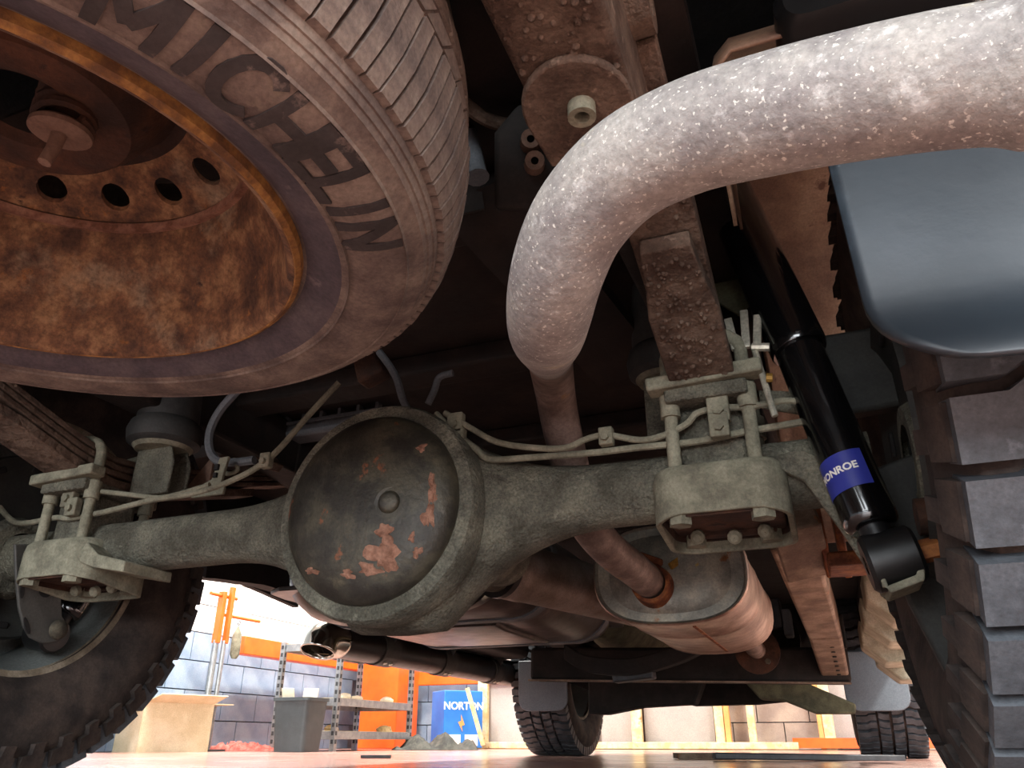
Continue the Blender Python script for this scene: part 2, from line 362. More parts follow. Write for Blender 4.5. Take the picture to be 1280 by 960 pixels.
# red rags on the floor, one heap
rg = at(300, 939, Z=0); mb = MB(); rr = random.Random(4)
n = 40; m_ = 8; rows = []
for i in range(n+1):
    for j in range(m_+1):
        u, v = i/n*2-1, j/m_*2-1
        h = max(0, (1-u*u)*(1-v*v))**.6*.045*(.5+rr.random())
        rows.append(Vector((rg.x, rg.y, 0))+rt*u*.26+fw*v*.12+Vector((0, 0, .002+h)))
mb.add(rows, [(i*(m_+1)+j, i*(m_+1)+j+1, (i+1)*(m_+1)+j+1, (i+1)*(m_+1)+j) for i in range(n) for j in range(m_)])
o = mb.build('rag_heap', 'red_cloth', smooth=70); tag(o, 'heap of faded red rags on the floor by the block wall', 'rags')

# steel post stand with orange head and hanging weight
pc = at(246, 936, D=5.2); pc.z = 0
pc = Vector((-3.5, 3.64, 0))
t = thing('hoist_stand', 'steel post stand with orange head against the block wall', 'stand', pc)
mb = MB(); mb.tube([pc+Vector((0, 0, .0)), pc+Vector((0, 0, .72))], .022, 12); mb.tube([pc+Vector((.03, .05, .0)), pc+Vector((.03, .05, .72))], .016, 12); mb.build('post', 'steel_grey', t)
MB().box(pc+Vector((0, 0, .006)), (.3, .3, .012)).build('foot', 'steel_dark', t)
mb = MB(); mb.box(pc+Vector((0, 0, .88)), (.05, .04, .36)); mb.box(pc+Vector((.03, .06, .9)), (.035, .035, .4)); mb.build('head', 'orange_paint', t, bevel=.004)
MB().tube([pc+Vector((0, -.13, 1.03)), pc+Vector((0, .15, 1.03))], .013, 10).build('cross_arm', 'orange_paint', t)
MB().tube([pc+Vector((0, .03, .90)), pc+Vector((.02, .42, .90))], .012, 10).build('cross_arm', 'orange_paint', t)
hk = pc+Vector((.02, .19, .87))
t2 = thing('hanging_weight', 'grey metal weight hanging by a hook from the orange stand', 'weight', hk+Vector((0, 0, -.26)))
MB().tube([hk+Vector((0, .012*math.sin(a), .012-.02+.016*math.cos(a))) for a in [i*.5 for i in range(10)]], .004, 6).build('hook', 'steel_dark', t2)
MB().lathe([(0, .001), (0, .018), (.03, .035), (.16, .035), (.19, .022), (.22, .008), (.24, .001)], hk+Vector((0, 0, -.26)), (0, 0, 1), 16).build('body', 'mud_light', t2)

# blue steel cabinet with white printing
bcx = at(570, 934, D=6.6); bcx.z = 0
t = thing('blue_cabinet', 'bright blue box cabinet with white printing by the timber post', 'cabinet', bcx)
Rb = Matrix.Rotation(math.radians(48), 3, 'Z')
bwid = .36
MB().box(bcx+Vector((0, 0, .235)), (bwid, bwid*.82, .45), Rb).build('body', 'blue_paint', t, bevel=.006)
def onface(xx, z): return bcx+Rb @ Vector((bwid/2+.002, xx, z))
fx = Rb @ Vector((1, 0, 0)); fy = Rb @ Vector((0, 1, 0))
# the printed face is the one turned to the right of the photograph (local -Y)
def face2(xx, z, e=.002): return bcx+Rb @ Vector((xx, -bwid*.41-e, z))
fr = Matrix((Rb @ Vector((1, 0, 0)), Vector((0, 0, 1)), Rb @ Vector((0, -1, 0)))).transposed()
me = text_mesh('NORTON', .085, .001, .002)
o = mk('lettering', me, 'white_print', t, 0); o.matrix_local = Matrix.Translation(face2(0, .335)-bcx) @ fr.to_4x4()
for xx in (-.085, .075): MB().box(face2(xx, .07), (.12, .004, .085), Rb).build('paper_label', 'white_print', t, smooth=0)
MB().prism([(-.03, .0), (.012, -.075), (.004, -.03), (.03, -.02), (-.004, .06), (-.002, .01)], face2(-.02, .21), fx, (0, 0, 1), (Rb @ Vector((0, -1, 0)))*.002).build('bolt_mark', 'orange_print', t, smooth=0)
# leaning timber pole, crumpled dark sheet
o = MB().bar(at(604, 932, D=6.4), at(584, 860, D=6.6), .03, .03, (1, 0, 0)).build('timber_pole', 'timber', bevel=.003); tag(o, 'thin timber pole leaning across the blue cabinet', 'pole')
rg = at(545, 936, D=6.0); mb = MB(); rr = random.Random(9); rows = []; n = 30; m_ = 8
for i in range(n+1):
    for j in range(m_+1):
        u, v = i/n*2-1, j/m_*2-1
        h = max(0, (1-u*u)*(1-v*v))**.5*(.06+.05*math.sin(u*9+v*2)+.03*rr.random())
        rows.append(Vector((rg.x, rg.y, 0))+rt*u*.33+fw*v*.15+Vector((0, 0, .002+max(0, h))))
mb.add(rows, [(i*(m_+1)+j, i*(m_+1)+j+1, (i+1)*(m_+1)+j+1, (i+1)*(m_+1)+j) for i in range(n) for j in range(m_)])
o = mb.build('crumpled_sheet', 'rag_dark', smooth=60); tag(o, 'crumpled dark grey sheet on the floor before the blue cabinet', 'sheet')
# flat bits on the floor near the camera side
a = at(880, 949, Z=.0); o = MB().box(a+Vector((0, 0, .012)), (.22, .12, .02), Matrix.Rotation(.35, 3, 'Z')).build('wood_offcut', 'rail_tan', bevel=.002); tag(o, 'short brown wooden offcut lying on the red floor', 'offcut')
a = at(990, 951, Z=.0); o = MB().bar(a+rt*-.28+Vector((0, 0, .016)), a+rt*.4+Vector((0, 0, .008)), .05, .022).build('flat_bar', 'steel_dark', bevel=.004); tag(o, 'dark flat metal bar lying on the red floor beside the offcut', 'bar')
a = at(470, 948, Z=.0); o = MB().box(a+Vector((0, 0, .007)), (.12, .05, .012), Matrix.Rotation(.4, 3, 'Z')).build('dark_plate', 'steel_dark', bevel=.002); tag(o, 'small dark plate lying on the red floor below the shelf', 'plate')

# ------------------------------------------------------------------ truck body overhead
t = thing('truck_bed', 'dark rusty underside of the truck bed above the axle', 'truck bed', (0, -.1, .72))
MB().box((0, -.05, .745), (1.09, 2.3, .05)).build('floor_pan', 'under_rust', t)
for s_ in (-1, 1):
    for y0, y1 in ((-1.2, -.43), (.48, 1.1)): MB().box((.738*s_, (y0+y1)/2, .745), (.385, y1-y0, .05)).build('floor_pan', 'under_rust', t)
MB().box((0, -.05, 1.0), (1.86, 2.3, .03)).build('bed_light_block', 'body_dark', t)  # unseen sheet added over the bed to block light from above
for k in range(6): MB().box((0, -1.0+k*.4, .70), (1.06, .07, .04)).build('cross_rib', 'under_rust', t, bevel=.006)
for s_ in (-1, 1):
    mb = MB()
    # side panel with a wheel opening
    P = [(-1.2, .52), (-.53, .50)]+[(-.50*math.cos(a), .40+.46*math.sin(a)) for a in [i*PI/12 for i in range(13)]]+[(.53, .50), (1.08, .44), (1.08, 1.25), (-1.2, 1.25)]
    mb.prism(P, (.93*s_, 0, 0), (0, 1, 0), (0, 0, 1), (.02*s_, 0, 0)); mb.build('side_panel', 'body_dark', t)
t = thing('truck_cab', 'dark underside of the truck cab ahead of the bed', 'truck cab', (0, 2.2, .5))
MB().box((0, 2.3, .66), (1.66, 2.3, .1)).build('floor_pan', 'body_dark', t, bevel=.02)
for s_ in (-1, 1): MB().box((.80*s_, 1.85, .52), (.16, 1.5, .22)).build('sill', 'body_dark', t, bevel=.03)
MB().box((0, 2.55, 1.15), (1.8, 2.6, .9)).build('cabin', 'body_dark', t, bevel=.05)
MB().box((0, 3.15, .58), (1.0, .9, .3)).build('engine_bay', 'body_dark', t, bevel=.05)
# lower lip of the left bed side, seen beyond the axle
o = MB().add([at(215, 690, X=-.86), at(390, 690, X=-.86), at(378, 745, X=-.86), at(330, 731, X=-.86), at(270, 723, X=-.86), at(215, 721, X=-.86)]+[at(215, 690, X=-.86)+Vector((-.05, 0, 0)), at(390, 690, X=-.86)+Vector((-.05, 0, 0)), at(378, 745, X=-.86)+Vector((-.05, 0, 0)), at(330, 731, X=-.86)+Vector((-.05, 0, 0)), at(270, 723, X=-.86)+Vector((-.05, 0, 0)), at(215, 721, X=-.86)+Vector((-.05, 0, 0))],
    [(0, 1, 2, 3, 4, 5), (11, 10, 9, 8, 7, 6)]+[(i, (i+1) % 6, 6+(i+1) % 6, 6+i) for i in range(6)]).build('bed_side_lip', 'body_dark', smooth=0)
tag(o, 'dark lower lip of the bed side beyond the left axle tube', 'body panel')

# right wheel arch (inner liner)
t = thing('wheel_arch', 'tan rust-stained wheel arch liner above the right rear tyre', 'wheel arch', (.75, 0, .4))
mb = MB(); prof = [(0, .30), (.0, .44), (.008, .462), (.025, .475), (.375, .475)]
mb.lathe(prof, (.555, 0, .40), (1, 0, 0), 40, a0=-PI-.05, a1=-.55, ref=(0, -1, 0)); 
o = mb.build('liner', 'arch_tan', t)
so = o.modifiers.new('solid', 'SOLIDIFY'); so.thickness = .004

# ------------------------------------------------------------------ chassis
t = thing('chassis_frame', 'mud-crusted ladder chassis frame of the truck', 'chassis', (0, .5, .5))
rx = .466
MB().box((rx, -.72, .57), (.078, .62, .105)).build('rear_rail', 'frame_brown', t, bevel=.006)
mb = MB()
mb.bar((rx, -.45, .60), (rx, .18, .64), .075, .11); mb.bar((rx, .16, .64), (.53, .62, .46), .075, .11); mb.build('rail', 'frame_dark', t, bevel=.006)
mb = MB(); a = at(992, 690, Y=.62); b = at(1032, 800, Y=1.42); c_ = at(1046, 852, Y=1.92)
mb.bar(a+Vector((0, 0, .05)), b+Vector((0, 0, .05)), .085, .1); mb.build('rail', 'rail_tan', t, bevel=.008)
MB().bar(b+Vector((0, -.02, .05)), c_+Vector((0, .1, .05)), .085, .1).build('rail', 'rail_tan', t, bevel=.008)
mb = MB()
for k in range(7):
    p = b.lerp(c_, .15+k*.11)+Vector((.012, 0, -.002)); mb.lathe([(0, .0005), (0, .006), (.004, .006)], p, (0, 0, 1), 8)
mb.build('rivet_row', 'frame_dark', t)
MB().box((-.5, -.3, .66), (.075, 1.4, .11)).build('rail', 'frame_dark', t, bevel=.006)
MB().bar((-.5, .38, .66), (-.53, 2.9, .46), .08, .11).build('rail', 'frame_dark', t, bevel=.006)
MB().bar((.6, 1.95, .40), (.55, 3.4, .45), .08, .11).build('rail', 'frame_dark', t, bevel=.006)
# half-round hanger plate under the rear rail with its bolt sleeve
u_ = at(722, 130, Z=.516); pl = [(-.040, -.055), (.040, -.055)]+[(.043*math.cos(a), .0+.050*math.sin(a)) for a in [i*PI/14 for i in range(15)]]
hp = MB().prism([(a, -b) for a, b in pl], (u_.x, u_.y, .517), (1, 0, 0), (0, 1, 0), (0, 0, -.008)).build('hanger_plate', 'frame_brown', t, bevel=.002)
MB().lathe([(0, .007), (0, .011), (-.012, .011), (-.012, .006), (.0, .006)], (u_.x+.004, u_.y-.004, .509), (0, 0, 1), 16).build('bolt_sleeve', 'mud_light', hp)
# bracket beside with two bolts
b1 = at(672, 200, D=.80)
br = MB().prism([(-.045, -.05), (.05, -.05), (.05, .06), (-.02, .06), (-.045, .03)], b1, rt, CU, CF*.02).build('shackle_bracket', 'frame_dark', t, bevel=.006)
for px, py in ((663, 178), (668, 205)):
    p = at(px, py, D=.795); MB().lathe([(-.012, .004), (-.014, .010), (0, .011), (.01, .011)], p, CF, 14).build('bolt', 'hub_pink', br)
MB().tube(smoothpath([at(570, 122, D=.85), at(610, 150, D=.86), at(650, 157, D=.87), at(690, 150, D=.88)]), .008, 8).build('curved_flange', 'frame_brown', t)
# cross tubes in the dark above the axle
for (pa, pb, Y, h, m_) in [((560, 432), (830, 440), .55, .03, 'frame_dark'), ((560, 462), (830, 462), .75, .03, 'under_rust'), ((560, 520), (850, 500), .9, .02, 'frame_dark')]:
    MB().bar(at(*pa, Y=Y), at(*pb, Y=Y), .06, h).build('cross_rod', m_, t, bevel=.004)
MB().bar(at(590, 250, D=.95)+Vector((0, 0, .02)), at(790, 480, D=1.25)+Vector((0, 0, .02)), .12, .02).build('heat_plate', 'under_rust', t)
# front cross member with hanger loop
ca = at(668, 842, Y=1.85); cb = at(1062, 845, Y=1.95)
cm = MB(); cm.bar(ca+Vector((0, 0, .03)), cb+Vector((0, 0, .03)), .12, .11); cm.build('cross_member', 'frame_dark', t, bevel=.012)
MB().bar(ca+Vector((0, -.06, -.026)), cb+Vector((0, -.06, -.026)), .02, .006).build('member_flange', 'rail_tan', t)
lp = MB()
pts = smoothpath([at(708, 815, Y=1.55), at(735, 830, Y=1.56), at(790, 834, Y=1.57), at(845, 820, Y=1.57), at(876, 806, Y=1.56)], 6)
lp.loft([[p+Vector((0, -.03, -.025)), p+Vector((0, .03, -.025)), p+Vector((0, .03, .025)), p+Vector((0, -.03, .025))] for p in pts]); lp.build('hanger_loop', 'frame_dark', t, bevel=.004)
MB().bar(at(768, 848, Y=1.6), at(818, 842, Y=1.6), .06, .03).build('mount_pad', 'steel_dark', t, bevel=.005)

# ------------------------------------------------------------------ leaf springs
def leaf(mb, pts, w, th):
    rings = []
    for i, (p, ww) in enumerate(zip(pts, w)):
        rings.append([p+Vector((-ww/2, 0, 0)), p+Vector((ww/2, 0, 0)), p+Vector((ww/2, 0, th)), p+Vector((-ww/2, 0, th))])
    return mb.loft(rings)
def spring(label, X, zc, group):
    t = thing('leaf_spring', label, 'spring', (X, 0, zc), group)
    def arc(y0, y1, dz, n=14):
        P = []
        for i in range(n+1):
            y = y0+(y1-y0)*i/n; P.append(Vector((X, y, zc+dz+.30*(math.sqrt(y*y+.0036)-.06))))
        return P
    for i, (y0, y1) in enumerate([(-.29, .36), (-.42, .50), (-.47, .60), (-.50, .62)]):
        P = arc(y0, y1, i*.0125+(.010 if i else 0))
        w = [.072]*len(P)
        if i == 0: w = [.052, .062]+[.078]*(len(P)-4)+[.062, .052]
        mb = MB(); leaf(mb, P, w, .018 if i == 0 else .010); mb.build('leaf', 'frame_brown', t, bevel=.002)
    for e, y in ((0, -.50), (1, .62)):
        p = arc(y, y+.001, .05)[0]; MB().lathe([(-.038, .018), (-.038, .032), (.038, .032), (.038, .018), (-.038, .018)], p, (1, 0, 0), 20).build('eye', 'frame_brown', t)
    return t
spring('mud-crusted leaf spring over the right end of the axle', .486, .452, None)
spring('dusty leaf spring over the left end of the axle', -.575, .462, None)

def droplets(par, pts, seed):
    """crusted mud drops standing proud of the steel: nobody could count them"""
    mb = MB(); r_ = random.Random(seed)
    for p in pts:
        r = r_.uniform(.0012, .0036); mb.lathe([(0, r), (-r*.7, r*.75), (-r*1.1, r*.05)], p, (r_.uniform(-.2, .2), r_.uniform(-.2, .2), 1), 7)
    o = mb.build('mud_drops', 'frame_brown', par, smooth=80); o['kind'] = 'stuff'
rd = random.Random(5)
droplets(bpy.data.objects['chassis_frame'], [Vector((rx+rd.uniform(-.034, .034), rd.uniform(-.80, -.50), .5172)) for _ in range(160)], 1)
def sz(y): return .452+.30*(math.sqrt(y*y+.0036)-.06)
droplets(bpy.data.objects['leaf_spring'], [Vector((.486+rd.uniform(-.03, .03), y, sz(y)+.0003)) for y in [rd.uniform(-.28, -.08) for _ in range(150)]]+[Vector((.486+rd.uniform(-.032, .032), y, sz(y)+.0226)) for y in [rd.uniform(-.41, -.30) for _ in range(70)]], 2)

# ------------------------------------------------------------------ rear axle
AX = .358
DC = Vector((.040, 0, AX-.006))
t = thing('rear_axle', 'mud-grey banjo rear axle with round differential housing', 'axle', (DC.x, 0, AX))
def h_of(dx):
    d = abs(dx)
    if d < .06: return .150-.20*d*d/.06*.06
    k = min(1, (d-.06)/.27); s_ = 1-(1-k)**2.6
    return .1493*(1-s_)+.041*s_
mb = MB(); rings = []; NS = 28
xs = [-.79, -.70, -.62]+[i*.02-.40 for i in range(41)]+[.52, .60, .66]
for x in xs:
    dx = x-DC.x if abs(x-DC.x) < .4 else .4
    h = h_of(dx); d = .041+.045*max(0, min(1, (h-.041)/.09)); zc = AX+(DC.z-AX)*max(0, 1-abs(dx)/.3)-.008*max(0, 1-abs(dx)/.25)
    rg_ = []
    for k in range(NS):
        a = 2*PI*k/NS; c_, s_ = math.cos(a), math.sin(a); e = 2/2.5
        rg_.append(Vector((x, d*math.copysign(abs(c_)**e, c_), zc+h*math.copysign(abs(s_)**e, s_))))
    rings.append(rg_)
mb.loft(rings)
hs = mb.build('housing', 'axle_mud', t, smooth=60)
for xf, sf in ((-.735, -1), (.70, 1)): MB().lathe([(0, .042), (0, .062), (.018*sf, .072), (.03*sf, .072), (.03*sf, .042)], (xf, 0, AX+.004), (1, 0, 0), 28).build('end_flange', 'axle_mud', t)
# weld seam flange ring round the cover
cy = -.082
MB().lathe([(.03, .150), (-.004, .150), (-.012, .146), (-.014, .132), (-.010, .122), (.03, .12)], (DC.x, cy, DC.z-.004), (0, 1, 0), 64).build('flange_ring', 'axle_mud', t)
prof = []
for i in range(13):
    k = i/12; r = .129*math.sin(k*PI/2); prof.append((-.010-.045*math.cos(k*PI/2)**.8 if k < 1 else -.008, max(r, .0005)))
dc = MB().lathe(prof, (DC.x, cy, DC.z-.004), (0, 1, 0), 64).build('differential_cover', 'cover_worn', t, smooth=80)
# rust scabs, proud flakes on the cover
rr = random.Random(3)
def dome(px, py):
    """point and normal on the cover under a photo direction"""
    r = CF+rt*((px-640)/FPX)+CU*((480-py)/FPX); best = None
    for k in range(400):
        p = CAM+r*(.75+k*.001); q = p-Vector((DC.x, cy, DC.z-.004)); rad = math.hypot(q.x, q.z)
        if rad < .129:
            kk = math.asin(rad/.129)/(PI/2); yy = -.010-.045*max(0, math.cos(kk*PI/2))**.8
            if q.y >= yy: return p
    return None
def scab(cpx, cpy, sx, sy, seed):
    r2 = random.Random(seed); n = 30; ph = [r2.uniform(0, 6) for _ in range(5)]; V = []; c0 = dome(cpx, cpy)
    if not c0: return
    for ring_ in (0.35, .7, 1):
        for i in range(n):
            a = 2*PI*i/n; rr_ = (1+.25*math.sin(2*a+ph[0])+.22*math.sin(3*a+ph[1])+.15*math.sin(5*a+ph[2])+.12*math.sin(8*a+ph[3]))*ring_
            p = dome(cpx+sx*rr_*math.cos(a), cpy+sy*rr_*math.sin(a)) or c0
            V.append(p+Vector((0, -.0022 if ring_ < 1 else .0008, 0)))
    V.append(c0+Vector((0, -.0025, 0))); F_ = []
    for q in range(2):
        for i in range(n): j = (i+1) % n; F_.append((q*n+i, q*n+j, (q+1)*n+j, (q+1)*n+i))
    for i in range(n): F_.append((3*n, (i+1) % n, i))
    MB().add(V, F_).build('rust_flake', 'rust_scab', dc, smooth=60)
for i, a in enumerate([(482, 668, 13, 14), (480, 695, 20, 22), (462, 712, 16, 8), (435, 718, 10, 6), (515, 672, 5, 6), (536, 645, 8, 18), (540, 610, 6, 18), (527, 560, 7, 5), (390, 714, 8, 5), (522, 690, 7, 7)]): scab(*a, 20+i)
p = dome(487, 628); n_ = Vector((.25, -1, -.1)).normalized()
fb = MB(); fb.lathe([(.0, .020), (-.001, .016), (.003, .014), (.006, .013), (.008, .010), (.008, .0005)], p-n_*.001, n_, 24); fb.build('filler_plug', 'cover_worn', t)
p = at(517, 752, Y=-.055); n_ = Vector((.35, -.75, -.5)).normalized()
fb = MB().lathe([(-.03, .021), (.006, .021), (.010, .019), (.010, .013), (.006, .012), (.006, .0005)], p, n_, 24).build('drain_boss', 'axle_mud', t)
hexbolt(MB(), p+n_*.004, n_, .010, .008).build('drain_plug', 'joint_dark', fb)
# pinion nose ahead of the housing
MB().lathe([(0, .11), (.10, .085), (.19, .06), (.24, .055), (.24, .0005)], (DC.x+.02, .05, DC.z), (.05, 1, .04), 32).build('pinion_nose', 'axle_mud', t)
# shock mount ears
def ear(px, s_):
    pass
for pts, lab in [([(952, 575), (1000, 560), (1032, 575), (1070, 635), (1095, 680), (1120, 735), (1108, 742), (1085, 712), (1050, 660), (1005, 600)], 'r')]:
    V = [at(x, y, Y=-.055) for x, y in pts]; n = len(V); B = [v+Vector((0, .012, 0)) for v in V]
    MB().add(V+B, [tuple(range(n)), tuple(range(2*n-1, n-1, -1))]+[(i, (i+1) % n, n+(i+1) % n, n+i) for i in range(n)]).build('shock_mount', 'axle_mud', t, bevel=.002)
    V = [at(x, y, Y=-.10) for x, y in [(1098, 738), (1150, 722), (1146, 676), (1136, 672)]]+[at(1140, 716, Y=-.10)]
    P = [at(1092, 700, Y=-.10), at(1104, 734, Y=-.10), at(1146, 718, Y=-.10), at(1146, 690, Y=-.10), at(1136, 668, Y=-.10)]
    mb = MB(); mb.loft([[p+Vector((0, 0, 0)), p+Vector((0, .06, 0)), p+Vector((.006, .06, -.006)), p+Vector((.006, 0, -.006))] for p in P]); mb.build('mount_cup', 'mud_light', t, bevel=.0015)

# ------------------------------------------------------------------ spring clamps: bolts and lower plates
def clamp(label, X, z0, mirror, tongue):
    c = Vector((X, 0, z0)); t = thing('spring_clamp', label, 'clamp', c)
    s_ = -1 if mirror else 1; ct = c+Vector((0, 0, .016))
    W_, D_ = .158, .15
    # open-bottomed cast tray: skirt + inner plate
    def rr_(w, d, r, z): return [ct+Vector((a*s_, b, z-(.020 if b < 0 and abs(a) < w*.42 else 0)*0)) for a, b in rrect(w, d, r, 5)]
    mb = MB()
    out = [rr_(W_*.90, D_*.9, .03, .004), rr_(W_*.97, D_*.97, .032, -.002), rr_(W_, D_, .034, -.014), rr_(W_, D_, .034, -.066)]
    inn = [rr_(W_-.014, D_-.014, .028, -.066), rr_(W_-.014, D_-.014, .028, -.012)]
    mb.loft(out+inn, caps=True)
    # lower edge rises in the middle of the near side
    for v in mb.v:
        if v.z < ct.z-.06:
            if v.y < -.03: v.z += .012*math.cos(max(-1, min(1, (v.x-X)/(W_*.55)))*PI/2)
            else: v.z -= .008*(1 if v.y > .03 else .4)
    mb.build('lower_plate', 'mud_light', t, bevel=.0015)
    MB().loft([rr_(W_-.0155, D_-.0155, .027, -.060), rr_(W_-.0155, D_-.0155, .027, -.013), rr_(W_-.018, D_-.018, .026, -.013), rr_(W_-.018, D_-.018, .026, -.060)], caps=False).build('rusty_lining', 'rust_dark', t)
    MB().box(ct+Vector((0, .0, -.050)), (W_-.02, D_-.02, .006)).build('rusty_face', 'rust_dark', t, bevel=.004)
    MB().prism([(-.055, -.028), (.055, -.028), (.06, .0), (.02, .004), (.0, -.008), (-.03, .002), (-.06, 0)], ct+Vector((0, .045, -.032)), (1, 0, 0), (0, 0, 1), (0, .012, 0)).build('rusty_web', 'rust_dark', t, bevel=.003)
    for xx, zz_ in ((-.04, -.060), (.042, -.060), (.005, -.064)): MB().lathe([(0, .009), (-.008, .009), (-.012, .005), (-.012, .0005)], ct+Vector((xx, .03, zz_)), (0, 1, .5), 10).build('stud_end', 'mud_light', t)
    if tongue:
        MB().loft([[ct+Vector((.06, y, -.03)), ct+Vector((.075, y, -.008)), ct+Vector((.105, y, -.03)), ct+Vector((.165, y, -.045)), ct+Vector((.165, y, -.062)), ct+Vector((.10, y, -.05)), ct+Vector((.07, y, -.04))] for y in (-.07, .03)]).build('tongue', 'mud_light', t, bevel=.002)
    # spring seat bar and U bolts
    MB().bar(c+Vector((-.070, -.075, .122)), c+Vector((.070, -.075, .128)), .03, .018).build('seat_bar', 'mud_light', t, bevel=.003)
    MB().box(c+Vector((0, 0, .108)), (.10, .16, .018)).build('seat_pad', 'axle_mud', t, bevel=.003)
    MB().box(c+Vector((0, .0, .06)), (.085, .09, .085)).build('perch', 'axle_mud', t, bevel=.01)
    for yy in (-.058, .058):
        P = [c+Vector((-.047, yy, -.050)), c+Vector((-.047, yy, .14))]+[c+Vector((-.047*math.cos(a), yy, .165+.03*math.sin(a))) for a in [i*PI/8 for i in range(9)]]+[c+Vector((.047, yy, .14)), c+Vector((.047, yy, -.050))]
        ub = MB().tube(P, .0085, 10).build('u_bolt', 'mud_light', t)
        for xx in (-.047, .047):
            hexbolt(MB(), c+Vector((xx, yy, -.052)), (0, 0, 1), .014, .014).build('nut', 'mud_light', ub)
            MB().tube([c+Vector((xx, yy, .085)), c+Vector((xx, yy, .115))], .0125, 12).build('sleeve', 'mud_light', ub)
    return t
clamp('spring clamp with open-bottomed plate at the right end of the axle', .487, AX-.012, False, False)
clamp('spring clamp with tongued lower plate at the left end of the axle', -.575, AX-.012, True, True)

# ------------------------------------------------------------------ brake pipes and cables on the axle
def line(name, label, cat, pts, Y, r, mat='mud_light', D=None):
    P = [at(x, y, D=d) if (d := (q[0] if q else D)) else at(x, y, Y=Y) for x, y, *q in pts]
    t = thing(name, label, cat, P[0]); MB().tube(smoothpath(P, 5), r, 8).build('pipe', mat, t); return t
def clip(t, px, py, Y, s_=.016, name='clip'):
    p = at(px, py, Y=Y); MB().box(p, (s_*1.3, .014, s_*1.7)).build(name, 'mud_light', t, bevel=.002)
    hexbolt(MB(), p+Vector((0, -.007, -.003)), (0, -1, 0), s_*.36, .005).build('clip_bolt', 'mud_light', t)
t = line('brake_pipe', 'thin mud-covered brake pipe along the right axle tube', 'pipe', [(545, 517), (568, 540), (596, 562), (612, 574), (660, 572), (740, 566), (800, 559), (870, 552), (930, 540), (1000, 528), (1034, 522)], -.055, .0045)
clip(t, 570, 530, -.058, .018); clip(t, 575, 545, -.058, .012)
t = line('brake_cable', 'wavy brake cable held by clips above the right axle tube', 'cable', [(556, 516), (590, 536), (620, 552), (660, 559), (705, 560), (735, 548), (760, 544), (800, 550), (830, 544), (858, 530), (872, 516), (900, 510), (940, 508), (980, 501), (1014, 504)], -.06, .0042)
clip(t, 758, 546, -.062, .014); clip(t, 898, 512, -.066, .02); clip(t, 899, 532, -.068, .018)
t = line('brake_pipe', 'thin mud-covered brake pipe along the left axle tube', 'pipe', [(-10, 622), (12, 648), (30, 654), (70, 647), (88, 648), (130, 640), (190, 625), (250, 615), (300, 596), (330, 578), (352, 558), (385, 520), (424, 478)], -.05, .0048)
clip(t, 333, 576, -.052, .014)
t = line('brake_cable', 'thin brake cable running over the left spring clamp', 'cable', [(60, 612), (100, 616), (120, 614), (160, 618), (200, 622), (232, 615), (262, 606)], -.05, .0042)
clip(t, 88, 622, -.06, .020); clip(t, 92, 634, -.062, .018)
t = line('breather_hose', 'grey curved breather hose beside the left bump stop', 'hose', [(300, 485), (276, 512), (263, 538), (262, 562), (272, 576), (292, 578), (318, 575)], .03, .0075, 'plastic_grey')
MB().tube(smoothpath([at(292, 574, Y=.03), at(297, 586, Y=.03), at(288, 592, Y=.03), at(276, 590, Y=.03)]), .004, 8).build('wire_loop', 'mud_light', t)
line('breather_hose', 'grey hose rising behind the differential top', 'hose', [(474, 440), (486, 456), (496, 474), (503, 498), (510, 512)], .06, .0065, 'plastic_grey')
line('breather_hose', 'short bent hose right of the differential top', 'hose', [(535, 505), (543, 488), (549, 472), (566, 466)], .10, .006, 'plastic_grey')
t = thing('cable_bracket', 'small perforated steel bracket over the left axle tube', 'bracket', at(262, 605, Y=.0))
MB().prism([(-.035, -.02), (.03, -.02), (.032, .0), (.022, .0), (.03, .045), (.012, .045), (.002, .008), (-.035, -.006)], at(262, 605, Y=.0), (1, 0, 0), (0, 0, 1), (0, .006, 0)).build('plate', 'mud_light', t, bevel=.001)
mb = MB(); mb.box(at(271, 584, Y=-.002), (.008, .004, .010)); mb.box(at(269, 594, Y=-.002), (.007, .004, .008)); mb.build('slot', 'body_dark', t)
o = MB().prism([(-.05, -.02), (.02, -.02), (.02, .06)], at(250, 608, Y=.10), (1, 0, 0), (0, 0, 1), (0, .006, 0)).build('pale_gusset', 'hub_pink'); tag(o, 'pale pinkish gusset plate behind the perforated bracket', 'plate')

# axle-side details at the far left: hub flange hardware
t = thing('brake_adjuster', 'grimy handbrake lever and rod behind the left spring clamp', 'lever', at(30, 610, Y=.1))
MB().prism([(-.02, -.03), (.02, -.02), (.025, .02), (0, .04), (-.025, .015)], at(30, 612, Y=.06), (1, 0, 0), (0, 0, 1), (0, .012, 0)).build('lever', 'axle_mud', t, bevel=.003)
MB().tube([at(-10, 622, Y=.08), at(75, 628, Y=.08)], .007, 8).build('rod', 'mud_light', t)

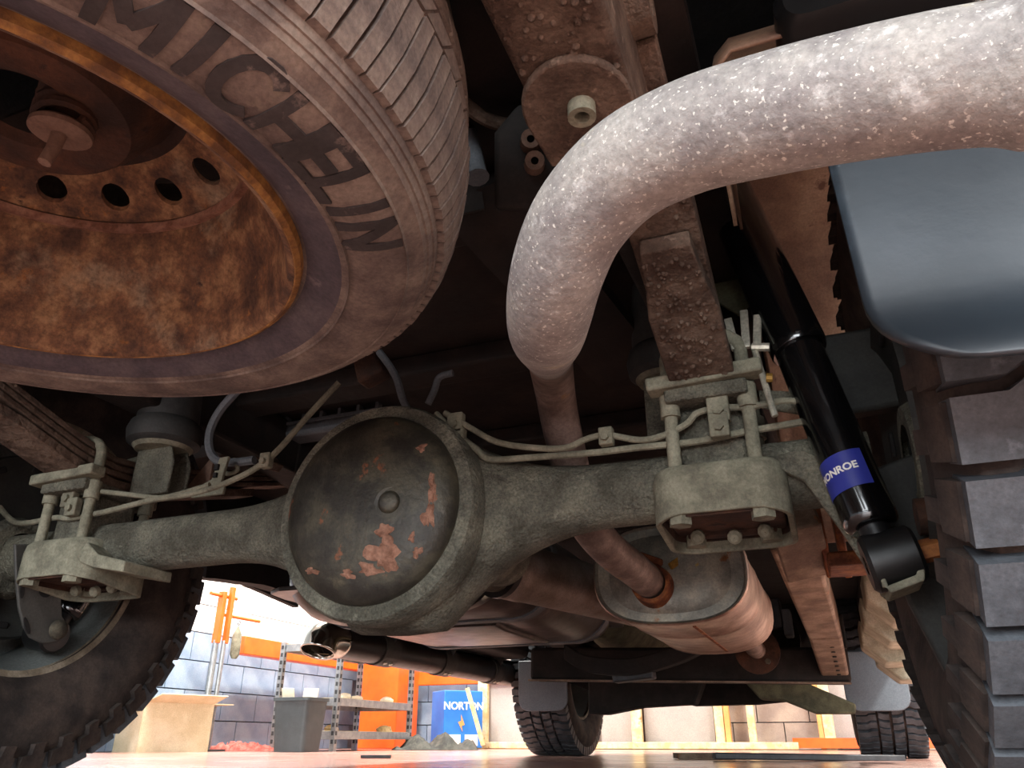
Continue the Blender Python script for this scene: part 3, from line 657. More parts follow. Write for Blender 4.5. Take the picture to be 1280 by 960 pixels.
# ------------------------------------------------------------------ bump stops
def bump(label, c, r):
    t = thing('bump_stop', label, 'bump stop', c)
    MB().lathe([(0, .0005), (0, r*.72), (.010, r*.95), (.03, r*1.0), (.045, r*.93), (.052, r*.80), (.06, r*.82), (.10, r*.78), (.16, r*.7), (.16, .0005)], c, (0, 0, 1), 32).build('rubber', 'rubber_bump', t)
    MB().lathe([(-.004, .0005), (-.004, r*.70), (.004, r*.80), (.004, .0005)], c, (0, 0, 1), 32).build('cup', 'mud_light', t)
    P = [(-r*.55, -.09), (r*.75, -.09), (r*.78, -.035), (r*.6, -.004), (-r*.55, -.004)]
    MB().prism(P, c+Vector((0, -r*.3, 0)), (1, 0, 0), (0, 0, 1), (0, .006, 0)).build('stand', 'axle_mud', t, bevel=.002)
    MB().prism(P, c+Vector((0, r*.3, 0)), (1, 0, 0), (0, 0, 1), (0, .006, 0)).build('stand', 'axle_mud', t, bevel=.002)
bump('black rubber bump stop on a bracket left of the differential', at(203, 562, Y=.03), .066)
bump('black rubber bump stop half hidden behind the right leaf spring', at(832, 476, Y=.07), .055)

# ------------------------------------------------------------------ plastic grid behind the differential
c0 = at(352, 528, Y=.32); c1 = at(470, 470, Y=.32)
t = thing('grid_box', 'grey plastic box with a slotted grid behind the differential', 'box', (c0.x, .36, c0.z))
wx_, hz_ = c1.x-c0.x, c1.z-c0.z
MB().box((c0.x+wx_/2, .37, c0.z+hz_/2), (wx_, .04, hz_)).build('backing', 'body_dark', t)
for i in range(3): MB().box((c0.x+wx_/2, .34, c0.z+hz_*i/2), (wx_, .02, .008)).build('grid_bar', 'plastic_grey', t, bevel=.0015)
for i in range(6): MB().box((c0.x+wx_*i/5, .34, c0.z+hz_/2), (.008, .018, hz_)).build('grid_bar', 'plastic_grey', t, bevel=.0015)
MB().box((c0.x+wx_/2, .36, c0.z-.016), (wx_*1.0, .06, .03)).build('base_rim', 'plastic_grey', t, bevel=.01)
o = MB().bar(at(275, 512, Y=.25), at(345, 585, Y=.3), .02, .05, (0, 1, 0)).build('brown_strut', 'frame_brown', bevel=.003); tag(o, 'brown rusty strut between the bump stop and the differential', 'strut')
o = MB().bar(at(450, 470, Y=.15), at(480, 455, Y=.15), .04, .05).build('rust_bracket', 'rust_dark', bevel=.006); tag(o, 'small rusty bracket tucked between spare tyre and differential', 'bracket')

# ------------------------------------------------------------------ exhaust
t = thing('exhaust_system', 'weathered exhaust with oval muffler and long tailpipe', 'exhaust', at(835, 715, D=1.38))
PX = [(822, 737, 1.42), (797, 715, 1.31), (765, 690, 1.235), (735, 655, 1.19), (719, 610, 1.17), (709, 565, 1.16), (700, 525, 1.14), (694, 490, 1.10), (688, 452, .98), (685, 434, .76), (684, 416, .585), (687, 386, .51), (698, 335, .47), (725, 274, .445), (780, 214, .42), (860, 172, .395), (960, 144, .37), (1060, 122, .35), (1160, 104, .332), (1250, 92, .318), (1340, 80, .305), (1460, 66, .29)]
path = smoothpath([at(x, y, D=d) for x, y, d in PX], 6)
NP = len(path)
# where the pipe leaves the axle the finish changes: far part stained, near part pale
cut = 6*8+2
MB().tube(path[:cut+2], .0288, 24).build('over_axle_pipe', 'pipe_far', t, smooth=80)
rad = []
for i in range(cut, NP):
    q = path[i]; k = (i/6)
    rad.append(.0288+(.0035*math.exp(-((k-19.45)/.35)**2)))
MB().tube(path[cut:], rad, 40).build('tail_pipe', 'pipe_silver', t, smooth=80)
# muffler
m0 = at(835, 716, D=1.38); ml = .56
def sup(c, a, b, n=40, e=2.6, ex=0):
    P = []
    for k in range(n):
        th = 2*PI*k/n; c_, s_ = math.cos(th), math.sin(th)
        P.append(c+Vector((a*math.copysign(abs(c_)**(2/e), c_), 0, b*math.copysign(abs(s_)**(2/e), s_))))
    return P
ma, mbb = .137, .088
mf = MB().loft([sup(m0+Vector((0, y, 0)), ma*k, mbb*k) for y, k in [(0, 1.0), (.006, 1.02), (.014, 1.02), (.02, 1.0), (.22, 1.0), (.224, 1.012), (.23, 1.0), (ml-.02, 1.0), (ml-.014, 1.02), (ml, 1.0)]], caps=False).build('muffler_body', 'muffler_steel', t, smooth=50)
MB().loft([sup(m0+Vector((0, y, 0)), ma*k, mbb*k) for y, k in [(.004, 1.0), (-.002, .985), (.001, .96), (.012, .93), (.004, .80), (-.004, .55), (-.004, .3)]], caps=True).build('end_cap', 'muffler_cap', mf, smooth=50)
MB().loft([sup(m0+Vector((0, ml+y, 0)), ma*k, mbb*k) for y, k in [(0, 1.0), (.01, .95), (.02, .6), (.02, .2)]], caps=True).build('end_cap', 'muffler_cap', mf, smooth=50)
# clamp where tailpipe meets the muffler
tp = at(815, 731, Y=m0.y-.014); d0 = (path[4]-path[0]).normalized()
MB().lathe([(-.03, .028), (-.03, .042), (-.012, .037), (.012, .035), (.016, .034), (.018, .028)], tp+d0*.0, d0, 28).build('joint_collar', 'rust_clamp', mf)
for px, py, e in ((808, 700, .03), (838, 742, .032)):
    p = at(px, py, D=1.385); MB().prism([(-.03, -.012), (.03, -.02), (.03, 0), (-.01, .014)], p, rt, CU, CF*.006).build('bracket_tab', 'rust_clamp', mf, bevel=.001)
MB().bar(at(838, 708, D=1.37), at(862, 690, D=1.40), .006, .012).build('hanger_rod', 'brass', mf)
# seam along the lower side + stamped mark
MB().bar(m0+Vector((.03, .05, -mbb*.985)), m0+Vector((.03, ml-.05, -mbb*.985)), .006, .004).build('seam', 'rust_clamp', mf)
# front pipe and flange
f0 = m0+Vector((.05, ml, -.01)); f1 = at(945, 812, D=2.42)
fp = MB().tube(smoothpath([f0, f0.lerp(f1, .5)+Vector((0, 0, .01)), f1, f1+Vector((0, .5, .06))]), .027, 20).build('front_pipe', 'pipe_far', t, smooth=80)
MB().lathe([(-.006, .0005), (-.006, .07), (.006, .07), (.006, .0005)], f1+Vector((0, .04, .0)), (f1-f0), 28).build('flange', 'rust_dark', fp)
hexbolt(MB(), f1+Vector((.03, .02, -.035)), (f0-f1), .009, .012).build('flange_bolt', 'joint_dark', fp)
MB().bar(at(922, 780, D=1.95), at(962, 752, D=1.95), .01, .012).build('hanger_strap', 'zinc', t)

# ------------------------------------------------------------------ propeller shaft
s0 = at(612, 706, D=1.45); s1 = at(762, 744, D=1.72); sd = (s1-s0).normalized()
t = thing('propeller_shaft', 'tan steel propeller shaft running forward from the differential', 'shaft', s0)
MB().tube([s0+sd*.03, s0+sd*.045, s0+sd*.055, s0+sd*.09, s0+sd*.095, s1+sd*.6], [.046, .055, .0565, .0565, .055, .055], 36).build('tube', 'shaft_steel', t, smooth=50)
MB().tube([s0+sd*.02, s0+sd*.034], .058, 30).build('end_ring', 'step_black', t)
uj = MB(); uj.tube([s0-sd*.10, s0-sd*.05, s0-sd*.03, s0+sd*.02], [.03, .045, .05, .048], 20); uj.tube([s0-sd*.02+Vector((-.03, 0, -.05)), s0-sd*.02+Vector((.03, 0, .05))], .018, 12); uj.build('universal_joint', 'joint_dark', t, smooth=50)
hexbolt(MB(), at(622, 690, D=1.40), -CF, .011, .012).build('flange_bolt', 'brass', t)
hexbolt(MB(), at(572, 732, D=1.38), -CF, .011, .012).build('flange_bolt', 'joint_dark', t)

# ------------------------------------------------------------------ fuel tank
def tank_ring(y, x0, x1, z0, z1, r):
    c = ((x0+x1)/2, (z0+z1)/2); return [Vector((c[0]+a, y, c[1]+b)) for a, b in rrect(x1-x0, z1-z0, r, 6)]
t = thing('fuel_tank', 'brownish steel fuel tank with strap left of the propeller shaft', 'tank', (-.3, 1.1, .3))
tx0, tx1, tz0, tz1 = -.60, .02, .318, .54
MB().loft([tank_ring(y, tx0+e, tx1-e, tz0+e*.6, tz1-e, r) for y, e, r in [(.52, .09, .05), (.53, .05, .07), (.56, .02, .09), (.62, 0, .10), (.9, 0, .10), (1.25, 0, .10), (1.34, .02, .09), (1.37, .06, .07)]]).build('shell', 'tank_steel', t, smooth=50)
MB().loft([tank_ring(y, tx0-e, tx1+e, .372, .382, .004) for y, e in [(.50, -.04), (.53, .005), (.6, .02), (1.3, .02), (1.38, .0)]]).build('seam_flange', 'tank_steel', t)
for yy in (.72, 1.2): MB().loft([tank_ring(y, tx0-e, tx1+e, tz0-e, tz1+e, .10) for y, e in [(yy, .0), (yy, .004), (yy+.035, .004), (yy+.035, .0)]], caps=False).build('strap', 'plastic_grey', t)
MB().loft([tank_ring(y, tx0+.2, tx1-.16, tz0-.012+e, tz0+.02, .008) for y, e in [(.78, .006), (.84, 0), (1.1, 0), (1.16, .006)]]).build('skid_boss', 'tank_steel', t)
# shield lip between differential and tank
pts = smoothpath([at(398, 756, Y=.50), at(430, 772, Y=.48), at(500, 781, Y=.47), at(560, 772, Y=.47), at(600, 750, Y=.47), at(622, 722, Y=.47)], 6)
o = MB().loft([[p, p+Vector((0, .012, .004)), p+Vector((0, .16, .05)), p+Vector((0, .16, .046))] for p in pts]).build('shield_lip', 'tank_steel'); tag(o, 'grey curved shield lip under the differential nose', 'shield')
o = MB().tube([at(436, 772, Y=.5)+Vector((.008*math.cos(a), 0, -.002+.008*math.sin(a))) for a in [i*.6 for i in range(9)]], .0025, 6).build('wire_ring', 'steel_dark'); tag(o, 'small wire ring hanging below the shield lip', 'ring')

# ------------------------------------------------------------------ gearbox lump
t = thing('gearbox', 'muddy gearbox casing ahead of the muffler', 'gearbox', at(770, 800, Y=2.1))
MB().lathe([(-.25, .0005), (-.25, .06), (-.2, .09), (0, .12), (.3, .15), (.8, .17), (.8, .0005)], at(770, 800, Y=2.1)+Vector((0, 0, .08)), (0, 1, 0), 24).build('casing', 'green_mud', t)
for px, py, s_ in [(880, 832, .06), (905, 836, .05), (935, 838, .05)]: MB().box(at(px, py, Y=2.15), (s_, .06, s_*1.3)).build('mount_block', 'joint_dark', t, bevel=.008)
# small dark mechanical lumps right of muffler
t = thing('shift_linkage', 'dark linkage parts in the shade right of the muffler', 'linkage', at(975, 780, Y=2.0))
MB().box(at(968, 768, Y=2.0), (.05, .1, .10)).build('arm', 'steel_dark', t, bevel=.006); MB().box(at(985, 780, Y=2.0), (.03, .1, .09)).build('arm', 'plastic_grey', t, bevel=.006)
MB().lathe([(-.02, .0005), (-.02, .11), (.02, .11), (.02, .0005)], at(960, 800, Y=2.05), (0, 1, 0), 28).build('disc', 'body_dark', t)

# ------------------------------------------------------------------ shock absorbers
def shock(label, top, mid, end, eye, r1, r2, side=1):
    t = thing('shock_absorber', label, 'shock absorber', eye)
    d = (end-top).normalized()
    MB().tube([top, mid-d*.012, mid-d*.004, mid], [r1, r1, r1*.99, r1*.93], 32).build('dust_tube', 'black_gloss', t, smooth=50)
    MB().tube([mid-d*.02, end-d*.012, end-d*.004, end], [r2, r2, r2*.96, r2*.8], 32).build('body_tube', 'black_gloss', t, smooth=50)
    MB().tube([end-d*.005, end+d*.012], r2*.55, 20).build('neck', 'black_satin', t)
    ax = Vector((side, .0, .18)).normalized()
    e = MB(); e.lathe([(-.026, .010), (-.026, .026), (-.022, .030), (.022, .030), (.026, .026), (.026, .010)], eye, ax, 28); e.build('lower_eye', 'black_satin', t)
    hexbolt(MB(), eye+ax*.026, ax, .012, .02).build('eye_bolt', 'rust_clamp', t)
    # wrapped label
    la = mid.lerp(end, .66); lb = mid.lerp(end, .84)
    w = -CF; w = (w-d*w.dot(d)).normalized(); sd_ = d.cross(w)
    mb = MB(); A = [2.2-i/12*2.45 for i in range(13)]
    V = [p+(w*math.cos(a)+sd_*math.sin(a))*(r2+.0006) for p in (la, lb) for a in A]
    mb.add(V, [(i, i+1, 14+i, 13+i) for i in range(12)]); lo = mb.build('label', 'label_blue', t, smooth=60)
    me = text_mesh('MONROE', .0115, .0, .0004)
    mid_ = la.lerp(lb, .45); off_a = -.95
    for v in me.vertices:
        a = -(v.co.x/r2+off_a); p = mid_+(w*math.cos(a)+sd_*math.sin(a))*(r2+.0012)-d*v.co.y; v.co = p-t.location
    mk('lettering', me, 'white_print', t, 0)
    return t
shock('glossy black shock absorber with blue label beside the right rear tyre', at(893, 205, Y=.02), at(1000, 440, Y=-.045), at(1092, 660, Y=-.075), at(1115, 699, Y=-.078), .0345, .0285)
ea = at(96, 752, Y=-.05); 
shock('black shock absorber with blue label half hidden behind the left spring clamp', at(190, 612, X=-.68), at(160, 655, X=-.68), at(80, 770, X=-.68), at(58, 792, X=-.705), .028, .026, -1)

# ------------------------------------------------------------------ bolt and electric connector by right spring
t = thing('wire_connector', 'shiny torn metal connector above the right spring clamp', 'connector', at(933, 432, Y=-.06))
for i, (dx, h, a) in enumerate([(-.013, .050, -.1), (0, .058, .05), (.013, .048, .12)]):
    MB().bar(at(933, 435, Y=-.06)+Vector((dx, 0, 0)), at(933, 435, Y=-.06)+Vector((dx+h*a, .01, h)), .010, .006, (0, 1, 0)).build('prong', 'zinc', t, bevel=.001)
MB().tube([at(942, 432, Y=-.06), at(950, 460, Y=-.07), at(958, 485, Y=-.08), at(966, 512, Y=-.085), at(969, 520, Y=-.085)], .004, 8).build('wire', 'zinc', t)
MB().tube([at(940, 434, Y=-.065), at(962, 434, Y=-.065)], .0055, 8).build('screw', 'zinc', t)
MB().tube([at(958, 472, Y=-.085), at(966, 472, Y=-.085)], .0055, 8).build('brass_nut', 'brass', t)
MB().prism([(-.02, -.012), (.03, -.03), (.045, -.03), (.04, .0), (-.02, .012)], at(970, 495, Y=-.03), (1, 0, 0), (0, 0, 1), (0, .006, 0)).build('gusset', 'axle_mud', t, bevel=.002)
# leaf spring side plates in the gap right of the spring
t = thing('bed_brackets', 'thin olive bracket plates between the leaf spring and shock', 'bracket', at(880, 320, Y=.1))
MB().prism([(-.08, .08), (.03, .12), (.07, .02), (.075, -.06), (.03, -.1), (-.02, -.05)], at(890, 330, Y=.12), (1, 0, 0), (0, 0, 1), (0, .008, 0)).build('plate', 'green_mud', t, bevel=.002)
MB().bar(at(862, 285, Y=-.12), at(870, 335, Y=-.05), .006, .02).build('strip', 'mud_light', t)

# ------------------------------------------------------------------ wheels
def block_mesh(poly, R, Rb, name, mat, shrink=.0015):
    cx = sum(p[0] for p in poly)/len(poly); cs = sum(p[1] for p in poly)/len(poly); n = len(poly); V = []
    for x, s_ in poly:
        a = s_/R; V.append((x, Rb(x)*math.sin(a), Rb(x)*math.cos(a)))
    for x, s_ in poly:
        x2 = x+math.copysign(min(shrink, abs(cx-x)), cx-x); s2 = s_+math.copysign(min(shrink, abs(cs-s_)), cs-s_); a = s2/R; r = R(x2) if callable(R) else R
        V.append((x2, r*math.sin(a), r*math.cos(a)))
    me = bpy.data.meshes.new(name); me.from_pydata(V, [], [tuple(range(n-1, -1, -1)), tuple(range(n, 2*n))]+[(i, (i+1) % n, n+(i+1) % n, n+i) for i in range(n)])
    import bmesh
    bm = bmesh.new(); bm.from_mesh(me); bmesh.ops.recalc_face_normals(bm, faces=bm.faces); bm.to_mesh(me); bm.free()
    me.materials.append(MATS[mat]); return me
R0 = .385
def mud_wheel(name, label, loc, flip, detail=True, N=40, treadmat='rubber_tread', sidemat='rubber_side'):
    """wheel with its axle along X; local -X is the inboard side when flip=1"""
    t = thing(name, label, 'wheel', loc); Rb = R0-.013
    hw = .132
    prof = [(-.095, .215), (-.118, .235), (-.134, .275), (-.138, .305), (-.134, .335), (-.122, .357), (-.108, Rb-.003), (-.06, Rb), (.06, Rb), (.108, Rb-.003), (.122, .357), (.134, .335), (.138, .305), (.134, .275), (.118, .235), (.095, .215)]
    ty = MB().lathe(prof, (0, 0, 0), (1, 0, 0), 72).build('tire', sidemat, t, local=True, smooth=50)
    pit = 2*PI*R0/N
    base = lambda x: Rb-.004-(.02 if abs(x) > .115 else 0)
    polys = []
    g = .0045
    for s_ in (-1, 1):
        polys.append([(s_*.128, -pit/2+g), (s_*.128, pit/2-g), (s_*.09, pit/2-g), (s_*.075, pit/2-g+.008), (s_*.052, pit/2-g+.008), (s_*.052, -pit/2+g+.008), (s_*.075, -pit/2+g+.008), (s_*.09, -pit/2+g)])
        polys.append([(s_*.046, -pit/2+g+.004), (s_*.046, pit/2-g+.004), (s_*.025, pit/2-g-.004), (s_*.004, pit/2-g-.004), (s_*.004, -pit/2+g-.004), (s_*.025, -pit/2+g-.004)])
    meshes = [block_mesh(p, R0, base, 'tread_block', treadmat) for p in polys]
    # side biter on the sidewall
    lugs = []
    for s_ in (-1, 1):
        for (a0, a1, r0, r1) in [(-.38, .38, .372, .345), (-.28, .1, .345, .328)]:
            q = [((a0)*pit/R0, r0), (a1*pit/R0, r0), (a1*pit/R0, r1), (a0*pit/R0, r1)]
            xo = lambda r: .124+(.372-r)*.38
            V = [(s_*(xo(r)+.006), r*math.sin(a), r*math.cos(a)) for a, r in q]+[(s_*(xo(r)-.012), r*math.sin(a), r*math.cos(a)) for a, r in q]
            lugs.append(MB().add(V, [(0, 1, 2, 3), (7, 6, 5, 4), (0, 4, 5, 1), (1, 5, 6, 2), (2, 6, 7, 3), (3, 7, 4, 0)]))
    if detail:
        lm = []
        for l_ in (lugs[0:2] if not flip else lugs[2:4]):
            o = l_.build('side_lug', sidemat, ty, local=True, smooth=0); lm.append(o.data); bpy.data.objects.remove(o)
        for k in range(N):
            a = 2*PI*k/N
            for i, me in enumerate(meshes):
                o = bpy.data.objects.new('tread_block', me); COL.objects.link(o); o.parent = ty; o.rotation_euler = (a+(pit/R0*.5 if i in (1, 2) else 0), 0, 0)
            for lug in lm: o = bpy.data.objects.new('side_lug', lug); COL.objects.link(o); o.parent = ty; o.rotation_euler = (a, 0, 0)
    else:
        mb = MB()
        for k in range(N):
            a = 2*PI*k/N; 
            for i, me in enumerate(meshes):
                Rm = Matrix.Rotation(a+(pit/R0*.5 if i in (1, 2) else 0)+random.uniform(-.01, .01), 3, 'X'); mb.add([Rm @ v.co for v in me.vertices], [tuple(p.vertices) for p in me.polygons])
        mb.build('tread', treadmat, ty, local=True, smooth=0)
    s_ = -1 if flip else 1      # outboard direction
    rim = MB(); rim.lathe([(-.100*s_, .222), (-.100*s_, .229), (-.092*s_, .231), (-.088*s_, .216), (-.06*s_, .205), (.0*s_, .19), (.06*s_, .2), (.088*s_, .216), (.092*s_, .231), (.1*s_, .229)], n=64)
    rm = rim.build('rim', 'rim_grey', t, local=True, smooth=40)
    MB().lathe([(-.103*s_, .214), (-.106*s_, .223), (-.104*s_, .234), (-.094*s_, .236), (-.09*s_, .214)], n=64).build('rim_flange', 'rim_edge', rm, local=True)
    dk = MB(); dk.lathe([(.05*s_, .2), (.055*s_, .17), (.065*s_, .13), (.07*s_, .0005)], n=48); dk.build('wheel_disc', 'rim_grey', t, local=True)
    return t
mud_wheel('rear_wheel', 'large mud-terrain tyre and wheel at the right rear, cut by the frame', (.815, 0, R0), 0)
wl_ = mud_wheel('rear_wheel', 'mud-terrain tyre and wheel at the left rear with grey rim', (-.795, 0, R0), 1)
# brake backing plates
def backing(loc, s_, par):
    t = thing('brake_plate', par, 'brake', loc)
    c = Vector(loc)
    MB().lathe([(0, .0005), (0, .12), (-.012*s_, .15), (-.018*s_, .158), (-.004*s_, .162), (.05*s_, .16), (.07*s_, .15), (.07*s_, .0005)], c, (1, 0, 0), 48).build('plate', 'drum_dark', t)
    for k in range(10):
        a = 2*PI*k/10+.3; p = c+Vector((-.0085*s_-(.0), .138*math.cos(a), .138*math.sin(a)))
        MB().box(p, (.006, .012, .034), Matrix.Rotation(a, 3, 'X')).build('slot', 'body_dark', t, bevel=.002)
    MB().tube([c+Vector((-.02*s_, -.04, -.10)), c+Vector((.0, -.04, -.10))], .02, 14).build('plug', 'rust_dark', t)
    MB().tube([c+Vector((-.006*s_, -.10, -.03)), c+Vector((.0, -.10, -.03))], .02, 14).build('port', 'body_dark', t)
backing((-.755, 0, R0), -1, 'dark brake drum deep inside the left rear wheel')
t = thing('slotted_plate', 'dark slotted bracket plate inside the left rear wheel', 'plate', at(50, 760, X=-.652))
def hole_ring(px, py, rx_, ry_, tilt=0): return [at(px+rx_*math.cos(a)*math.cos(tilt)-ry_*math.sin(a)*math.sin(tilt), py+rx_*math.cos(a)*math.sin(tilt)+ry_*math.sin(a)*math.cos(tilt), X=-.6505) for a in [i*PI/8 for i in range(16)]]
V = [at(x, y, X=-.652) for x, y in [(19, 680), (20, 715), (24, 759), (30, 783), (38, 797), (53, 804), (70, 803), (82, 796), (86, 783), (78, 770), (77, 749), (92, 738), (112, 725), (112, 680)]]; n = len(V)
pl_ = MB().add(V+[v+Vector((-.006, 0, 0)) for v in V], [tuple(range(n)), tuple(range(2*n-1, n-1, -1))]+[(i, (i+1) % n, n+(i+1) % n, n+i) for i in range(n)]).build('plate', 'step_bracket', t, bevel=.002)
for px, py, a_, b_, tl in [(28, 710, 3, 9, 0), (28, 738, 3, 10, .05), (34, 782, 3, 11, -.25), (57, 738, 8, 9, 0)]:
    R_ = hole_ring(px, py, a_, b_, tl); MB().add(R_+[p+Vector((-.003, 0, 0)) for p in R_], [tuple(range(16)), tuple(range(31, 15, -1))]+[(k, (k+1) % 16, 16+(k+1) % 16, 16+k) for k in range(16)]).build('slot', 'body_dark', pl_)
p = at(72, 787, X=-.65); MB().lathe([(0, .017), (.006, .016), (.012, .008), (.012, .0005)], p, (1, 0, 0), 14).build('plug', 'joint_dark', t)
backing((.71, 0, R0), 1, 'dark brake backing plate inside the right rear wheel')
YW = 3.06
mud_wheel('front_wheel', 'small distant front tyre on the left of the truck', (-.725, YW, R0), 1, False, 64)
mud_wheel('front_wheel', 'small distant front tyre seen past the right rear tyre', (.765, YW-.1, R0), 0, False, 64)

# ------------------------------------------------------------------ mud flaps
def flap_obj(label, pts, th, mat, rad=None, curve=0):
    V = pts; n = len(V); nrm = Vector((0, 1, 0))
    o = MB().add(V+[v+nrm*th for v in V], [tuple(range(n)), tuple(range(2*n-1, n-1, -1))]+[(i, (i+1) % n, n+(i+1) % n, n+i) for i in range(n)]).build('mud_flap', mat, bevel=.003)
    return tag(o, label, 'mud flap', 'mud flaps')
# right rear flap as a gently curved sheet with rolled edge
c = at(1040, 210, Y=-.48); b0 = at(1180, 462, Y=-.48); X0 = c.x; Z0 = b0.z-.003; X1 = X0+.34; Z1 = .465; rc = .055
rows = []; nx, nz = 24, 20
def flap_front(u, v):
    x = X0+(X1-X0)*u; z = Z1+(Z0-Z1)*v
    # round the lower left corner
    y = -.48+.012*math.sin(u*PI)+.03*(1-v)**2
    return x, y, z
poly = []
mb = MB(); V = []
def edge_x(z):
    if z > Z0+rc: return X0+(z-Z0-rc)*-.02
    k = (Z0+rc-z)/rc; return X0+rc*(1-math.sqrt(max(0, 1-k*k)))
for j in range(nz+1):
    z = Z1+(Z0-Z1)*(1-(1-j/nz)**1.6); xl = edge_x(z)
    for i in range(nx+1):
        u = (i/nx)**1.2; x = xl+(X1-xl)*u; y = -.48+.02*math.exp(-((x-X0-.10)/.05)**2)*((Z1-z)/(Z1-Z0))*.4-.018*math.exp(-((z-Z0)/.03)**2)-.02*math.exp(-((x-xl)/.012)**2)*0
        V.append((x, y, z))
mb.add(V, [(j*(nx+1)+i, j*(nx+1)+i+1, (j+1)*(nx+1)+i+1, (j+1)*(nx+1)+i) for j in range(nz) for i in range(nx)])
o = mb.build('mud_flap', 'flap_black', smooth=80); so = o.modifiers.new('solid', 'SOLIDIFY'); so.thickness = .006; so.offset = 1
tag(o, 'large glossy black mud flap behind the right rear tyre', 'mud flap', 'mud flaps')
Y_ = YW-.42
def fpoly(px0, px1, pyt, pyb, Y, r=.05):
    a = at(px0, pyb, Y=Y); b = at(px1, pyb, Y=Y); z0 = (a.z+b.z)/2; z1 = z0+.22; x0, x1 = a.x, b.x; P = [Vector((x0, Y, z1)), Vector((x0, Y, z0+r))]
    P += [Vector((x0+r-r*math.cos(k*PI/8), Y, z0+r-r*math.sin(k*PI/8))) for k in range(1, 5)]+[Vector((x1-r+r*math.sin(k*PI/8), Y, z0+r-r*math.cos(k*PI/8))) for k in range(0, 5)]+[Vector((x1, Y, z1))]
    return P
flap_obj('blue-grey mud flap behind the left front tyre', fpoly(648, 710, 0, 889, Y_), .008, 'flap_grey')
flap_obj('blue-grey mud flap behind the right front tyre', fpoly(1060, 1142, 0, 889, Y_-.1), .008, 'flap_grey')

# front suspension arms seen below the cross member
for lab, pts, Y in [('dark lower suspension arm beside the left front tyre', [(735, 846), (880, 846), (868, 880), (800, 884), (755, 893), (735, 893)], 2.5), ('green-grey lower suspension arm beside the right front tyre', [(925, 846), (1000, 850), (1070, 880), (1070, 892), (1020, 892), (980, 876), (950, 874)], 2.5), ('dark steering rod under the front cross member', [(690, 846), (1000, 846), (985, 876), (945, 880), (865, 882), (850, 870), (750, 868)], 2.72)]:
    V = [at(x, y, Y=Y) for x, y in pts]; n = len(V); B = [v+Vector((0, .12, 0)) for v in V]
    o = MB().add(V+B, [tuple(range(n)), tuple(range(2*n-1, n-1, -1))]+[(i, (i+1) % n, n+(i+1) % n, n+i) for i in range(n)]).build('suspension_arm', 'green_mud' if 'green' in lab else 'frame_dark', bevel=.008); tag(o, lab, 'suspension arm')

# ------------------------------------------------------------------ ribbed sill bracket, spring hanger on the right, inner body bits
t = thing('ribbed_sill', 'cream ribbed sill panel seen between chassis rail and right rear tyre', 'sill', at(1100, 800, X=.80))
for i, (py, pxl) in enumerate([(735, 1085), (778, 1083), (808, 1080), (835, 1078), (858, 1098)]):
    a = at(pxl, py-30, Y=1.0+i*.22); b = at(pxl+46, py, Y=1.0+i*.22)
    MB().prism([(0, 0), (.06, -.055), (.16, -.055), (.16, .03), (.05, .03), (.0, .07)], a, (1, 0, 0), (0, 0, 1), (0, .20, 0)).build('rib', 'sill_cream', t, bevel=.006)
t = thing('spring_hanger', 'rusty front spring hanger box below the right spring clamp', 'hanger', at(1010, 690, Y=.5))
MB().bar(at(990, 645, Y=.30), at(1008, 708, Y=.45), .075, .05, (0, 1, 0)).build('box_section', 'rail_tan', t, bevel=.004)
for px in (1018, 1040): MB().bar(at(px, 628, Y=.33), at(px+18, 712, Y=.42), .012, .05, (0, 1, 0)).build('side_plate', 'rust_clamp', t, bevel=.003)
MB().box(at(1062, 705, Y=.30), (.06, .10, .02)).build('rust_foot', 'rust_clamp', t, bevel=.003)
o = MB().prism([(-.02, .10), (.05, .12), (.09, -.10), (.14, -.26), (.06, -.26), (.0, -.05)], at(1125, 690, Y=-.02)+Vector((0, .02, 0)), (1, 0, 0), (0, 0, 1), (0, .02, 0)).build('drum_shield', 'drum_dark', bevel=.004); tag(o, 'dark shield strip between shock eye and right rear tyre', 'shield')
o = MB().prism([(-.06, .12), (.04, .12), (.05, .02), (.045, .005), (-.05, .0)], at(1085, 515, Y=.05), (1, 0, 0), (0, 0, 1), (0, .03, 0)).build('inner_bracket', 'drum_dark', bevel=.006); tag(o, 'dusty bracket tongue between the shock and the right tyre', 'bracket')
# dark bumper end at the top of the picture
c = at(1095, -34, D=.66)
o = MB().loft([[c+rt*(x+.0)+CU*z_ + CF*0 for x, z_ in rrect(.17*k, .05*k, .02*k)] if False else [c+Vector((a, yy, b)) for a, b in rrect(.17*k, .05*k, .02*k)] for yy, k in ((0, .9), (.01, 1), (.12, 1))]).build('bumper_end', 'black_satin'); tag(o, 'dark rubber bumper end above the tailpipe', 'bumper')
# hose end beside the spare tyre
t = thing('drain_hose', 'grey drain hose end hanging right of the spare tyre', 'hose', at(595, 215, D=.9))
MB().tube(smoothpath([at(582, 165, D=.9), at(590, 190, D=.9), at(597, 222, D=.88)]), [.012]*12+[.014], 12).build('hose', 'plastic_grey', t)
MB().prism([(-.02, -.03), (.02, -.02), (.015, .02), (-.02, .03)], at(585, 240, D=.95), rt, CU, CF*.01).build('tab', 'frame_dark', t)

